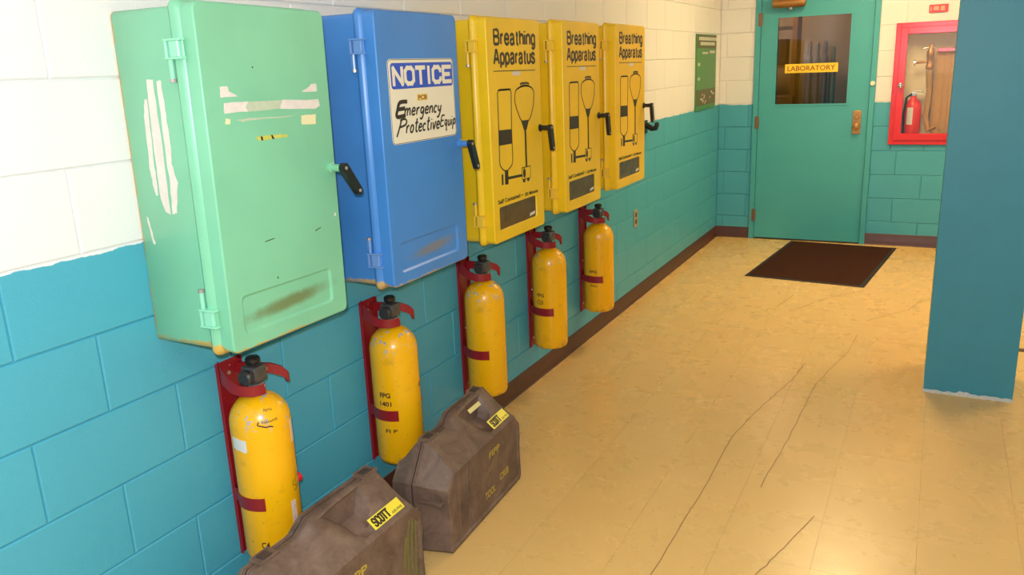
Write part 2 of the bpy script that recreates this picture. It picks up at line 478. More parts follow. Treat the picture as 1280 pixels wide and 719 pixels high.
def lay_blocks(parent, place, u_range, a, n_rows, holes=(), parity=0):
    """running bond; place(u,z) -> (location, rotz); holes are (u0,u1,z0,z1)"""
    for r in range(n_rows):
        z0, z1 = r * COURSE, (r + 1) * COURSE
        off = a + (BL / 2 if (r + parity) % 2 == 0 else 0)
        k = math.floor((u_range[0] - off) / BL)
        while off + k * BL < u_range[1]:
            rects = [(max(off + k * BL, u_range[0]), min(off + (k + 1) * BL, u_range[1]), z0, z1)]
            for (hu0, hu1, hz0, hz1) in holes:
                new = []
                for (u0, u1, q0, q1) in rects:
                    if hu0 >= u1 or hu1 <= u0 or hz0 >= q1 or hz1 <= q0: new.append((u0, u1, q0, q1)); continue
                    if hu0 > u0: new.append((u0, hu0, q0, q1))
                    if hu1 < u1: new.append((hu1, u1, q0, q1))
                    m0, m1 = max(u0, hu0), min(u1, hu1)
                    if hz0 > q0: new.append((m0, m1, q0, hz0))
                    if hz1 < q1: new.append((m0, m1, hz1, q1))
                rects = new
            for (u0, u1, q0, q1) in rects:
                if u1 - u0 < .012 or q1 - q0 < .012: continue
                wkey = (round(u1 - u0 - JT, 4), round(q1 - q0 - JT, 4))
                if wkey not in MCACHE: MCACHE[wkey] = block_mesh(*wkey)
                loc, rz = place(u0 + JT / 2, q0 + JT / 2)
                o = bpy.data.objects.new('block', MCACHE[wkey]); COL.objects.link(o)
                o.parent = parent; o.location = loc; o.rotation_euler = (0, 0, rz)
            k += 1

# floor: slab, tiles, cracks
floor = struct(MB().box(-.2, XR + .1, YB - .1, YF + .25, -.12, -.0015).build('floor', M_GAP), 'cream and tan vinyl tile floor with a waxed shine', 'floor')
T = .3048
tiles_me = {}
def tile_mesh(wx, wy):
    key = (round(wx, 3), round(wy, 3))
    if key not in tiles_me:
        b = .0002; me = bpy.data.meshes.new('tile'); g = .0003
        v = [(g, g, -.0015), (wx-g, g, -.0015), (wx-g, wy-g, -.0015), (g, wy-g, -.0015), (g+b, g+b, 0), (wx-g-b, g+b, 0), (wx-g-b, wy-g-b, 0), (g+b, wy-g-b, 0)]
        me.from_pydata(v, [], [(4,5,6,7)] + [(i, (i+1) % 4, 4+(i+1) % 4, 4+i) for i in range(4)]); me.materials.append(M_TILE); me.update()
        tiles_me[key] = me
    return tiles_me[key]
XO, YO = 1.85 - 7 * T, 3.29 - 20 * T
ntile = 0
for i in range(-1, 10):
    for j in range(8, 33):
        x0, x1, y0, y1 = XO + i*T, XO + (i+1)*T, YO + j*T, YO + (j+1)*T
        x0, x1, y1 = max(x0, 0), min(x1, XR), min(y1, YF)
        if x1 - x0 < .02 or y1 - y0 < .02: continue
        o = bpy.data.objects.new('tile', tile_mesh(x1-x0, y1-y0)); COL.objects.link(o); o.parent = floor
        o.location = (x0, y0, random.uniform(-.00015, 0)); ntile += 1
XE, YE = XO + 10*T, YO + 8*T
rest = MB().box(XE, XR, YE, YF, -.0014, 0).box(0, XR, YB, YE, -.0014, 0).build('tile', M_TILE, floor)
rest['kind'] = 'stuff'
FP = Plane((0, 0, .0002), (1, 0, 0), (0, 1, 0))
def wobble(pts, n=7, amp=.006):
    out = []
    for i in range(len(pts) - 1):
        for k in range(n):
            t = k / n; out.append((pts[i][0]*(1-t)+pts[i+1][0]*t + random.uniform(-amp, amp)*.5, pts[i][1]*(1-t)+pts[i+1][1]*t + random.uniform(-amp, amp)))
    return out + [pts[-1]]
for pts, wd in (([(1.06, .55), (1.075, .9), (1.087, 1.224), (1.101, 1.849), (1.098, 2.35), (1.16, 2.75), (1.233, 3.121), (1.26, 3.4)], .0036),
                ([(1.298, 1.932), (1.327, 2.401), (1.352, 3.108), (1.40, 3.4), (1.45, 3.66), (1.47, 4.0)], .0032),
                ([(1.34, 1.0), (1.394, 1.359), (1.458, 1.581), (1.514, 1.802)], .0034),
                ([(1.03, 4.35), (1.22, 4.75), (1.42, 5.02)], .004), ([(.93, 4.4), (.99, 4.75)], .004), ([(1.50, 4.3), (1.72, 4.62), (1.8, 4.9)], .004)):
    ribbons('crack', FP, [wobble(pts)], wd, M_CRACK, floor, 0, .0002)
# far metal threshold right of the column
tag(MB().box(2.25, XR - .02, 3.985, 4.03, 0, .006, .002).build('threshold_strip', M_WOODD, floor), 'dark threshold strip')

# left wall (front surface at x = 0)
lw = struct(MB().box(-.2, -.006, YB - .1, YF + .2, 0, CEIL).build('wall_left', M_WALL), 'painted block wall, white above and turquoise below, behind the cabinets', 'wall')
lay_blocks(lw, lambda u, z: ((-.006, u, z), PI/2), (-.9, YF), 0.0 - 10 * BL - .004, 13)
for ch in [c for c in lw.children]: pass
# far wall with door opening and hose cabinet recess
DX0, DX1, DZ = .353, 1.254, 2.135          # door leaf
FX0, FX1, FZ = .306, 1.300, 2.185          # outer frame
HX0, HX1, HZ0, HZ1 = 1.426, 2.190, .867, 1.839
fw = sroot('wall_far', 'far block wall with the laboratory door, cream above and teal below', 'wall')
mbw = MB()
def wbox(x0, x1, z0, z1): mbw.box(x0, x1, YF + .006, YF + .21, z0, z1)
wbox(-.2, FX0, 0, CEIL); wbox(FX0, FX1, FZ, CEIL); wbox(FX1, HX0 + .02, 0, CEIL)
wbox(HX0 + .02, HX1 - .02, 0, HZ0 + .02); wbox(HX0 + .02, HX1 - .02, HZ1 - .02, CEIL); wbox(HX1 - .02, XR + .1, 0, CEIL)
mbw.build('masonry', M_WALL, fw)
lay_blocks(fw, lambda u, z: ((u, YF + .006, z), 0), (0, 3.0), .06, 13, holes=[(FX0, FX1, 0, FZ), (HX0 + .02, HX1 - .02, HZ0 + .02, HZ1 - .02)], parity=1)
rw = struct(MB().box(XR, XR + .1, YB - .1, YF + .2, 0, CEIL).build('wall_right', M_WALL), 'side wall of the hall beyond the column', 'wall')
bw = struct(MB().box(-.2, XR + .1, YB - .2, YB - .1, 0, CEIL).build('wall_back', M_WALL), 'wall of the hall behind the viewer', 'wall')
ce = struct(MB().box(-.2, XR + .1, YB - .2, YF + .2, CEIL, CEIL + .1).build('ceiling', M_PLASTER), 'plain white ceiling of the hall', 'ceiling')
# baseboards: cove base profile
def cove(name, path_x0, path_x1, horizontal, label):
    prof = [(0, 0), (.014, 0), (.009, .006), (.0065, .018), (.006, .096), (.003, .1), (0, .1)]
    mb = MB()
    if horizontal: mb.rings([[(x, YF + .0 - p[0], p[1]) for p in prof] for x in (path_x0, path_x1)])
    else: mb.rings([[(p[0], y, p[1]) for p in prof] for y in (path_x0, path_x1)])
    return struct(mb.build(name, M_BASE, None, 40), label, 'baseboard')
cove('baseboard_left', YB, YF - .002, False, 'dark brown vinyl baseboard along the wall below the cabinets')
cove('baseboard_far', .004, FX0, True, 'short brown baseboard between the corner and the door frame')
cove('baseboard_far', FX1, XR - .01, True, 'brown baseboard right of the laboratory door')

# column
colo = sroot('column', 'square blue-green painted column in front of the hose cabinet', 'column', (1.837, 3.1916, 0))
cb = MB().box(0, .375, 0, .40, .012, CEIL).build('shaft', M_COLUMN, colo)
mb = MB(); random.seed(3)
top = [(x / 24 * .379 - .002, .012 + random.uniform(0, .008) + (.006 if 9 < x < 13 else 0)) for x in range(25)]
mb.prism([(-.002, 0)] + top + [(.377, 0)], 'y', -.0025, .402)
tag(mb.build('plaster_edge', M_BARE, colo), 'chipped whitish plaster along the foot of the column')
random.seed(11)

# ------------------------------------------------------------------ door in the far wall
door = sroot('door_1', 'teal steel laboratory door with a window, in the far wall', 'door', (0, YF, 0))
# local coords: x world, y relative to wall face (negative is towards the hall)
mb = MB()
mb.box(FX0, DX0 - .003, -.018, .14, 0, FZ, .002, 1); mb.box(DX1 + .003, FX1, -.018, .14, 0, FZ, .002, 1)
mb.build('door_jamb', M_DOOR, door)
MB().box(DX0 - .003, DX1 + .003, -.018, .14, DZ + .003, FZ, .002, 1).build('door_header', M_DOOR, door)
WX0, WX1, WZ0, WZ1 = .490, 1.084, 1.207, 1.941
def framed_slab(mb, x0, x1, z0, z1, hx0, hx1, hz0, hz1, ya, yb):
    out = [(x0, z0), (x1, z0), (x1, z1), (x0, z1)]; inn = [(hx0, hz0), (hx1, hz0), (hx1, hz1), (hx0, hz1)]
    V = lambda P, y: [mb.bm.verts.new((p[0], y, p[1])) for p in P]
    oa, ia, ob, ib = V(out, ya), V(inn, ya), V(out, yb), V(inn, yb)
    for i in range(4):
        j = (i+1) % 4
        mb.bm.faces.new((oa[i], oa[j], ia[j], ia[i])); mb.bm.faces.new((ob[j], ob[i], ib[i], ib[j]))
        mb.bm.faces.new((oa[j], oa[i], ob[i], ob[j])); mb.bm.faces.new((ia[i], ia[j], ib[j], ib[i]))
mb = MB(); framed_slab(mb, DX0, DX1, .012, DZ, WX0, WX1, WZ0, WZ1, .0, .045)
leaf = mb.build('door_leaf', M_DOOR, door)
mb = MB(); framed_slab(mb, WX0 - .012, WX1 + .012, WZ0 - .012, WZ1 + .012, WX0 + .004, WX1 - .004, WZ0 + .004, WZ1 - .004, -.006, .0)
mb.build('window_bead', M_DOOR, leaf)
MB().box(WX0, WX1, .018, .024, WZ0, WZ1).build('window_pane', M_GLASSD, leaf)
for z in (1.931, 1.056, .221):
    mb = MB().lathe([(.0075, z - .055), (.0075, z - .02), (.0065, z - .019), (.0065, z - .017), (.0075, z - .016), (.0075, z + .055)], (DX0 - .006, -.022, 0), 10)
    mb.box(DX0 - .026, DX0 + .012, -.020, -.016, z - .053, z + .053)
    tag(mb.build('hinge', M_HINGE, door, 30), 'bronze coloured hinge')
# lock plate, knob
kx, kz = 1.172, 1.05
kp = MB().box(kx - .034, kx + .034, -.006, 0, kz - .098, kz + .098, .003).build('lock_plate', M_BRASS, leaf)
MB().lathe([(.014, -.006), (.013, -.030), (.026, -.038), (.031, -.050), (.028, -.062), (.012, -.068)], (kx, 0, kz - .03), 20, 'y').build('door_knob', M_BRASS, leaf, 50)
MB().lathe([(.020, -.006), (.020, -.018), (.016, -.022)], (kx, 0, kz + .048), 18, 'y').build('lock_cylinder', M_BRASS, leaf, 40)
# closer
mb = MB().lathe([(.018, -.135), (.036, -.13), (.040, -.09), (.040, .09), (.036, .13), (.018, .135)], (.585, -.055, 2.052), 16, 'x')
mb.box(.52, .65, -.05, 0, 2.03, 2.075, .004)
cl = mb.build('door_closer', M_BRASS, leaf, 40)
MB().lathe([(.014, 1.995), (.016, 2.005), (.016, 2.04)], (.60, -.055, 0), 12).build('closer_pinion', M_STEEL, leaf, 40)
MB().tube([(.60, -.055, 2.085), (.60, -.055, 2.105), (.40, -.20, 2.115), (.62, -.02, 2.15)], .008, 8).build('closer_arm', M_BRASS, door, 40)
# laboratory sign
SP = Plane((0, -.0064 + .0, 0), (1, 0, 0), (0, 0, 1))
sg = MB().box(.563, .996, .010, .0175, 1.473, 1.549, .001, 1).build('laboratory_sign', M_YSIGN, leaf)
tag(sg, 'yellow LABORATORY strip across the window')
SP = Plane((0, .010, 0), (1, 0, 0), (0, 0, 1))
lt = text('lettering', SP, 'LABORATORY', .585, .974, 1.490, 1.532, M_REDINK, leaf, .012)
# white round bumper on the frame
MB().lathe([(.018, -.034), (.020, -.026), (.012, -.02)], (1.277, 0, 1.371), 16, 'y').build('bumper', M_SIGNW, door, 40)
tag(door.children[-1], 'small white round button')
MB().box(DX0, DX1, -.01, .12, 0, .010, .002, 1).build('threshold', M_MATB, door)

# laboratory beyond the door
lab = sroot('room_beyond_door', 'dim laboratory seen through the door window', 'room')
mb = MB(); mb.box(-.9, 3.0, 9.2, 9.3, 0, 2.7); mb.box(-1.0, -.9, YF + .21, 9.3, 0, 2.7); mb.box(3.0, 3.1, YF + .21, 9.3, 0, 2.7)
mb.box(-1, 3.1, YF + .21, 9.3, 2.7, 2.8); mb.box(-1, 3.1, YF + .21, 9.3, -.1, 0)
mb.build('lab_walls', M_LABW, lab)
t = thing('ceiling_light', 'small lamp on the ceiling of the laboratory behind the door', 'lamp', (.2, 8.3, 2.7))
MB().box(-.3, .3, -.12, .12, -.05, 0, .01).build('lamp_housing', M_STEEL, t); MB().box(-.28, .28, -.10, .10, -.058, -.048).build('diffuser', M_LABGLOW, t)
for k, (x, y, h, lb) in enumerate(((.50, 8.55, 1.76, 'slender grey gas cylinder seen through the door window, nearest the wooden cupboard'),
                       (.578, 8.55, 1.75, 'second grey gas cylinder from the cupboard, behind the door window'),
                       (.656, 8.56, 1.76, 'third grey gas cylinder from the cupboard, behind the door window'),
                       (.734, 8.60, 1.70, 'dimmer gas cylinder behind the door window, farthest from the cupboard'))):
    t = thing('gas_cylinder', lb, 'gas cylinder', (x, y, 0), group='gas cylinders in the laboratory')
    MB().lathe([(.030, 0), (.034, .01), (.034, h - .20), (.031, h - .17), (.022, h - .145), (.015, h - .13), (.015, h - .12)], seg=24).build('tank', M_GREY, t, 40)
    MB().lathe([(.020, h - .13), (.020, h - .03), (.015, h - .005), (.005, h)], seg=20).build('valve_cap', M_GREY, t, 40)
t = thing('cupboard', 'brown wooden cupboard with an upper shelf, seen through the door window', 'cupboard', (-.15, 8.5, 0))
MB().box(0, .5, 0, .45, 0, 1.20, .005).build('body', M_WOOD, t)
MB().box(0, .03, 0, .3, 1.2, 2.1).build('side_panel', M_WOODD, t); MB().box(.47, .52, 0, .3, 1.2, 2.1).build('side_panel', M_WOOD, t)
MB().box(.03, .47, 0, .3, 1.50, 1.53).build('shelf', M_WOOD, t); MB().box(.03, .47, 0, .3, 1.90, 1.93).build('shelf', M_WOODD, t)
t2 = thing('storage_box', 'dark storage box on the shelf of the laboratory cupboard', 'box', (-.08, 8.52, 1.5305))
MB().box(0, .34, 0, .22, 0, .27, .004).build('body', M_WOODD, t2); MB().box(.09, .25, -.004, 0, .08, .19).build('paper_label', M_BEIGE, t2)

# ------------------------------------------------------------------ hose cabinet
hc = thing('fire_hose_cabinet', 'red fire hose cabinet with a glass door, set in the far wall', 'cabinet', (HX0, YF, HZ0))
HW, HH = HX1 - HX0, HZ1 - HZ0
def fr(x0, x1, z0, z1, wd, ya, yb, name, mat, par, bev=.003):
    mb = MB()
    mb.box(x0, x0 + wd, ya, yb, z0, z1, bev, 1); mb.box(x1 - wd, x1, ya, yb, z0, z1, bev, 1)
    mb.box(x0 + wd - bev, x1 - wd + bev, ya, yb, z0, z0 + wd, bev, 1); mb.box(x0 + wd - bev, x1 - wd + bev, ya, yb, z1 - wd, z1, bev, 1)
    return mb.build(name, mat, par)
fr(0, HW, 0, HH, .040, -.022, .004, 'outer_frame', M_BRIGHTR, hc)
dl = fr(.036, HW - .036, .036, HH - .036, .055, -.034, -.010, 'glass_door', M_BRIGHTR, hc)
gp = MB().box(-(HW - .17) / 2, (HW - .17) / 2, -.002, .002, .085, HH - .085).build('glass_pane', M_GLASS, dl, None, (HW / 2, -.018, 0)); gp.rotation_euler = (0, 0, math.radians(-1.8))
mb = MB().lathe([(.019, -.034), (.019, -.042), (.012, -.045), (.011, -.058), (.018, -.062), (.018, -.070), (.008, -.073)], (.063, 0, HH * .5 - .005), 16, 'y')
mb.build('door_latch', M_CHROME, dl, 40)
mb = MB(); x0, x1, z0, z1, yb = .024, HW - .024, .024, HH - .024, .150
mb.box(x0, x1, yb, yb + .008, z0, z1); mb.box(x0, x0 + .006, .004, yb, z0, z1); mb.box(x1 - .006, x1, .004, yb, z0, z1)
mb.box(x0, x1, .004, yb, z0, z0 + .006); mb.box(x0, x1, .004, yb, z1 - .006, z1)
mb.build('inner_tub', M_CREAM, hc)
# hose rack and hose (a thing of its own, hangs inside)
hs = thing('fire_hose', 'tan canvas fire hose folded on its rack inside the red cabinet', 'hose', (HX0 + .34, YF + .085, HZ0))
for k in range(8):
    x = .0 + k * .047
    pts = [(x, 0, .735), (x + .004, 0, .60), (x + .008 * math.sin(k), -.006, .35), (x - .004, 0, .12), (x + .012, .004, .085)]
    MB().tube(pts, .021, 10, (1, 1.9)).build('hose_fold', M_HOSE, hs, 50)
tag(MB().box(-.03, .37, -.055, -.015, .735, .765, .004).build('rack_bar', M_BRIGHTR, hs), 'red rack bar')
MB().tube([(0, -.01, .14), (-.05, -.02, .11), (-.075, -.02, .22), (-.062, -.02, .42), (-.078, -.022, .59)], [.021, .022, .022, .022, .024], 10).build('hose_tail', M_HOSE, hs, 50)
nz = thing('hose_nozzle', 'brass nozzle and valve hanging at the end of the fire hose', 'nozzle', (HX0 + .262, YF + .06, HZ0 + .60))
MB().lathe([(.024, 0), (.030, .01), (.030, .03), (.024, .04), (.022, .09), (.028, .10), (.028, .14), (.016, .16), (.014, .20)], seg=18).build('nozzle_body', M_BRASS, nz, 40)
MB().tube([(0, 0, .065), (-.04, 0, .06), (-.10, -.01, .055)], .011, 10).build('inlet_pipe', M_BRASS, nz, 40)
MB().lathe([(.026, -.115), (.026, -.103)], (0, -.01, .055), 14, 'x').build('hand_wheel', M_CHROME, nz, 40)
MB().tube([(-.055, 0, .165), (0, 0, .175), (.03, 0, .165)], .006, 8).build('shut_off_lever', M_STEEL, nz, 40)
ex = thing('fire_extinguisher', 'small red extinguisher standing in the bottom of the hose cabinet', 'fire extinguisher', (HX0 + .165, YF + .075, HZ0 + .0305))
MB().lathe([(.060, 0), (.066, .01), (.066, .27), (.055, .31), (.025, .335), (.02, .36)], seg=28).build('tank', M_EXTR, ex, 40)
MB().box(-.018, .018, -.018, .018, .36, .39, .004).build('valve', M_STEEL, ex)
MB().box(-.012, .075, -.009, .009, .395, .403, .002).box(-.012, .07, -.009, .009, .37, .377, .002).build('squeeze_handle', M_STEEL, ex)
MB().tube([(-.016, -.01, .375), (-.05, -.05, .35), (-.062, -.066, .22), (-.058, -.066, .06)], .009, 8).build('discharge_hose', M_BLACK, ex, 40)
tag(MB().strip([(.0672 * math.cos(a), .0672 * math.sin(a)) for a in [math.radians(-125 + 8 * k) for k in range(6)]], .13, .27, .0006).build('paper_label', M_PAPER, ex), 'pale label on the red tank')

# small red sign above
ss = thing('small_red_sign', 'small red plate with pale marks above the hose cabinet', 'sign', (1.651, YF - .007, 1.905))
MB().box(0, .135, -.003, 0, 0, .060, .001, 1).build('plate', M_EXTR, ss)
pl = Plane((0, -.0031, 0), (1, 0, 0), (0, 0, 1))
flat('faded_print', pl, [[(.030, .018), (.070, .016), (.070, .046), (.032, .048)], [(.080, .014), (.112, .014), (.110, .050), (.082, .048)], [(.010, .012), (.018, .012), (.018, .046), (.010, .046)]], M_PINK, ss)

# green board on the left wall
gb = thing('green_notice_board', 'tall narrow green board with faded pale print on the wall near the corner', 'sign', (.001, 5.752, 1.207))
MB().box(0, .012, 0, .648, 0, .612, .002, 1).build('board', M_GREENS, gb)
pl = Plane((.0122, 0, 0), (0, 1, 0), (0, 0, 1))
flat('header_band', pl, [[(.004, .50), (.644, .50), (.644, .606), (.004, .606)]], M_GREEND, gb)
flat('footer_band', pl, [[(.004, .04), (.644, .04), (.644, .17), (.004, .17)]], M_GREEND, gb)
polys = []
random.seed(5)
for (a, b, z0, z1) in ((.06, .60, .563, .590), (.11, .55, .525, .550)):
    u = a
    while u < b: wd = random.uniform(.03, .05); polys.append([(u, z0), (u + wd, z0), (u + wd, z1), (u, z1)]); u += wd + .010
for (a, b, z0, z1) in ((.18, .36, .455, .470), (.42, .62, .460, .482), (.04, .12, .36, .385), (.04, .12, .245, .270)):
    u = a
    while u < b - .02: polys.append([(u, z0), (u + .026, z0), (u + .028, z1), (u + .002, z1)]); u += .036
flat('faded_print', pl, polys, M_PALE, gb, .0006, .0011)
polys = []
for k in range(16):
    u, z = random.choice([(.10, .07), (.15, .10), (.40, .08), (.48, .12), (.20, .055), (.44, .135)]); u += random.uniform(0, .10); z += random.uniform(-.01, .02)
    polys.append([(u, z), (u + .04, z + .002), (u + .038, z + .016), (u + .002, z + .014)])
flat('footer_print', pl, polys[:10], M_PINK, gb, .0006, .0011); flat('footer_print', pl, polys[10:], M_PALE, gb, .0006, .0012)

# wall outlet plate
ou = thing('wall_outlet', 'small brown electrical outlet low on the green-blue wall', 'outlet', (.0005, 4.225, .528))
MB().box(0, .006, 0, .072, 0, .116, .002).build('cover_plate', M_BEIGE, ou)
for z in (.034, .082): MB().lathe([(.018, .006), (.017, .0085)], (0, .036, z), 18, 'x').build('socket', M_WOODD, ou)
# black wall fitting beyond the last cabinet
wf = thing('wall_hook', 'black rounded hook on the wall just beyond the last yellow cabinet', 'hook', (.0005, 4.47, 1.185))
MB().box(0, .008, -.035, .035, -.045, .045, .003).build('mount', M_BLACK, wf)
MB().tube([(.006, 0, .012), (.05, 0, -.012), (.075, 0, -.010), (.085, 0, .016), (.080, 0, .030)], [.020, .019, .018, .016, .013], 12).build('hook_arm', M_BLACK, wf, 50)

# ------------------------------------------------------------------ ceiling lights (above the frame)
for k, (x, y, lb) in enumerate(((1.35, 5.15, 'ceiling light over the tiles before the doormat'), (3.6, 5.0, 'ceiling light beyond the column'))):
    t = thing('ceiling_light', 'long fluorescent ' + lb, 'lamp', (x, y, CEIL - .001), group='ceiling lights of the hall')
    mb = MB(); framed = mb.box(-.31, .31, -.61, -.59, -.06, 0, .002, 1).box(-.31, .31, .59, .61, -.06, 0, .002, 1).box(-.31, -.29, -.59, .59, -.06, 0).box(.29, .31, -.59, .59, -.06, 0)
    mb.build('frame', M_PLASTER, t); MB().box(-.29, .29, -.59, .59, -.05, -.02).build('diffuser', M_GLOW, t)

# ------------------------------------------------------------------ wall cabinets
DEP = .283
def cabinet(kind, y0, y1, zb, zt, label, tilt=0.0, W=None):
    W = y1 - y0; H = zt - zb
    mat = {'green': M_CGREEN, 'blue': M_CBLUE, 'yellow': M_CYEL}[kind]; hm = {'green': M_HG, 'blue': M_HB, 'yellow': M_HY}[kind]
    t = thing('wall_cabinet', label, 'cabinet', (.0005, y0, zb), (tilt, 0, 0), 'row of metal equipment cabinets on the wall')
    # body with rounded corners
    def ring(x, i, r): return [(x, a, b) for a, b in rrect(i, W - i, i + .002, H - i, r, 5)]
    mb = MB().rings([ring(0, .012, .014), ring(.003, .010, .016), ring(.212, .010, .016)])
    mb.build('body', mat, t, 35)
    # door: flange bead, groove, rounded front with a window hole
    prof = [(.209, .012, .014), (.209, .004, .018), (.213, -.001, .020), (.220, -.004, .021), (.227, -.003, .021), (.233, .001, .019), (.238, .005, .018),
            (.240, .0070, .018), (.242, .0074, .018), (.2775, .0052, .019), (.2805, .0060, .018), (.2822, .0075, .017), (DEP, .0095, .016)]
    mb = MB(); R = [[mb.bm.verts.new(p) for p in ring(x, i, r)] for x, i, r in prof]; n = len(R[0])
    for k in range(len(R) - 1):
        for i in range(n): j = (i+1) % n; mb.bm.faces.new((R[k][i], R[k][j], R[k+1][j], R[k+1][i]))
    mb.bm.faces.new(R[0][::-1])
    s = W / .473
    wy0, wy1, wz0, wz1 = .050 * s, .394 * s + (.012 if kind != 'yellow' else 0), .054, .149
    if kind == 'yellow': hole = rrect(wy0, wy1, wz0, wz1, .010, 3)
    else: hole = rrect(wy0, wy1, wz0 - .006, wz1, .014, 3)
    depth = .006
    outer = [(v.co.y, v.co.z) for v in R[-1]]
    hv = [mb.bm.verts.new((DEP, a, b)) for a, b in hole]
    allv = R[-1] + hv
    for tri in tessellate_polygon([[Vector((a, b, 0)) for a, b in outer], [Vector((a, b, 0)) for a, b in hole[::-1]]]):
        idx = [(i if i < len(outer) else len(outer) + (len(hole) - 1 - (i - len(outer)))) for i in tri]
        try: mb.bm.faces.new([allv[i] for i in idx])
        except ValueError: pass
    cxh, czh = sum(a for a, b in hole) / len(hole), sum(b for a, b in hole) / len(hole)
    ins = .003 if kind == 'yellow' else .007
    def insp(a, b, d): return (a + (d if a < cxh else -d), b + (d if b < czh else -d))
    h2 = [mb.bm.verts.new((DEP - depth, *insp(a, b, ins))) for a, b in hole]; m = len(hv)
    for i in range(m): j = (i+1) % m; mb.bm.faces.new((hv[i], hv[j], h2[j], h2[i]))
    if kind != 'yellow': mb.bm.faces.new(h2)
    door = mb.build('door', mat, t, 30)
    for p in door.data.polygons:
        if abs(p.normal.x) > .995: p.use_smooth = False
    if kind == 'yellow':
        hp = [insp(a, b, -.002) for a, b in hole]
        MB().prism(hp, 'x', DEP - .012, DEP - .0062).build('window_pane', M_WINY, door)
        P2 = Plane((DEP - .0062, 0, 0), (0, 1, 0), (0, 0, 1))
        flat('pale_scrap', P2, [[(.330 * s, .066), (.380 * s, .070), (.382 * s, .082), (.335 * s, .078)]], M_PEEL, door)
    # hinges: bracket half and pin half
    for (z0, z1, up) in ((H - .180 + .003, H - .085, True), (.077, .172, False)):
        mb = MB(); zm = (z0 + z1) / 2
        a, b = (zm, z1) if up else (z0, zm)
        mb.box(.213, .243, -.013, -.003, a + .004, b - .004, .002, 1)
        mb.box(.199, .252, -.016, .001, a, a + .005, .001, 1); mb.box(.199, .252, -.016, .001, b - .005, b, .001, 1)
        mb.box(.199, .206, -.014, .010, a, b, .001, 1)
        c, d = (z0, zm) if up else (zm, z1)
        mb.lathe([(.0058, c), (.0058, d)], (.205, -.004, 0), 10)
        mb.box(.190, .205, .002, .011, c + .004, d)
        h = mb.build('hinge', hm, t, 35)
        zz = c + .001 if up else d
        MB().lathe([(.0085, zz - .006), (.0085, zz + .002)], (.205, -.004, 0), 10).build('hinge_pin', M_SCREW, h, 30)
    # crank handle
    hu, hv_ = W - .028, .428
    ang = {'green': 38, 'blue': 22, 'yellow': 12}[kind]
    mb = MB(); mb.lathe([(.016, DEP), (.016, DEP + .006), (.0105, DEP + .009), (.0105, DEP + .045)], (0, hu, hv_), 16, 'x')
    mb.build('handle_shank', M_BLACK if kind == 'yellow' else mat, door, 40)
    a = math.radians(ang); dy, dz = math.sin(a), -math.cos(a); L = .088
    P3 = Plane((DEP + .040, hu, hv_), (0, dy, dz), (0, dz, -dy))
    mb = MB(); out = []
    for k in range(9): g = math.radians(90 + 180 * k / 8); out.append((.014 * math.cos(g), .014 * math.sin(g)))
    for k in range(9): g = math.radians(-90 + 180 * k / 8); out.append((L + .0125 * math.cos(g), .0125 * math.sin(g)))
    P3.n = Vector((1, 0, 0))
    poly_bm(mb, P3, out, 0, .016)
    lv = mb.build('handle', M_BLACK, door)
    for d in (0.0, L):
        c = P3.at(d, 0); MB().lathe([(.0055, .0), (.005, .0018)], (c.x + .016, c.y, c.z), 10, 'x').build('screw', M_SCREW, door)
    return t, door, W, H

GAP_PL = Plane((DEP, 0, 0), (0, 1, 0), (0, 0, 1))
g, gd, W, H = cabinet('green', .359, .8185, .937, 1.7902, 'mint green cabinet with peeled label scraps, nearest in the row', math.radians(-.8))
side = Plane((0, .0100, 0), (1, 0, 0), (0, 0, 1))
def rough_edge(pts, amp=.003, n=5):
    out = []; m = len(pts)
    for i in range(m):
        a, b = pts[i], pts[(i+1) % m]
        for k in range(n): s = k / n; out.append((a[0]*(1-s)+b[0]*s + random.uniform(-amp, amp), a[1]*(1-s)+b[1]*s + random.uniform(-amp, amp)))
    return out
for k, p in enumerate(([(0.0808, 0.6339), (0.0906, 0.6337), (0.0840, 0.4711), (0.0836, 0.4021), (0.0745, 0.3998), (0.0659, 0.4511), (0.0663, 0.4904), (0.0721, 0.5963)],
          [(0.0985, 0.6799), (0.119, 0.6793), (0.1216, 0.5486), (0.117, 0.3535), (0.1002, 0.3607), (0.09, 0.3923), (0.0905, 0.4907), (0.0932, 0.5961)],
          [(0.1322, 0.6771), (0.1458, 0.6767), (0.1484, 0.5955), (0.1506, 0.5296), (0.1445, 0.4818), (0.1578, 0.4338), (0.1394, 0.3595), (0.1246, 0.3558), (0.1300, 0.4234), (0.1293, 0.5486)],
          [(0.0286, 0.3444), (0.0339, 0.3449), (0.047, 0.2765), (0.0401, 0.2755)])):
    tag(flat('paint_scrape', side, [rough_edge(p, .0016)], M_PEEL, g, .0001, .0004), 'white scraped strip on the green side')
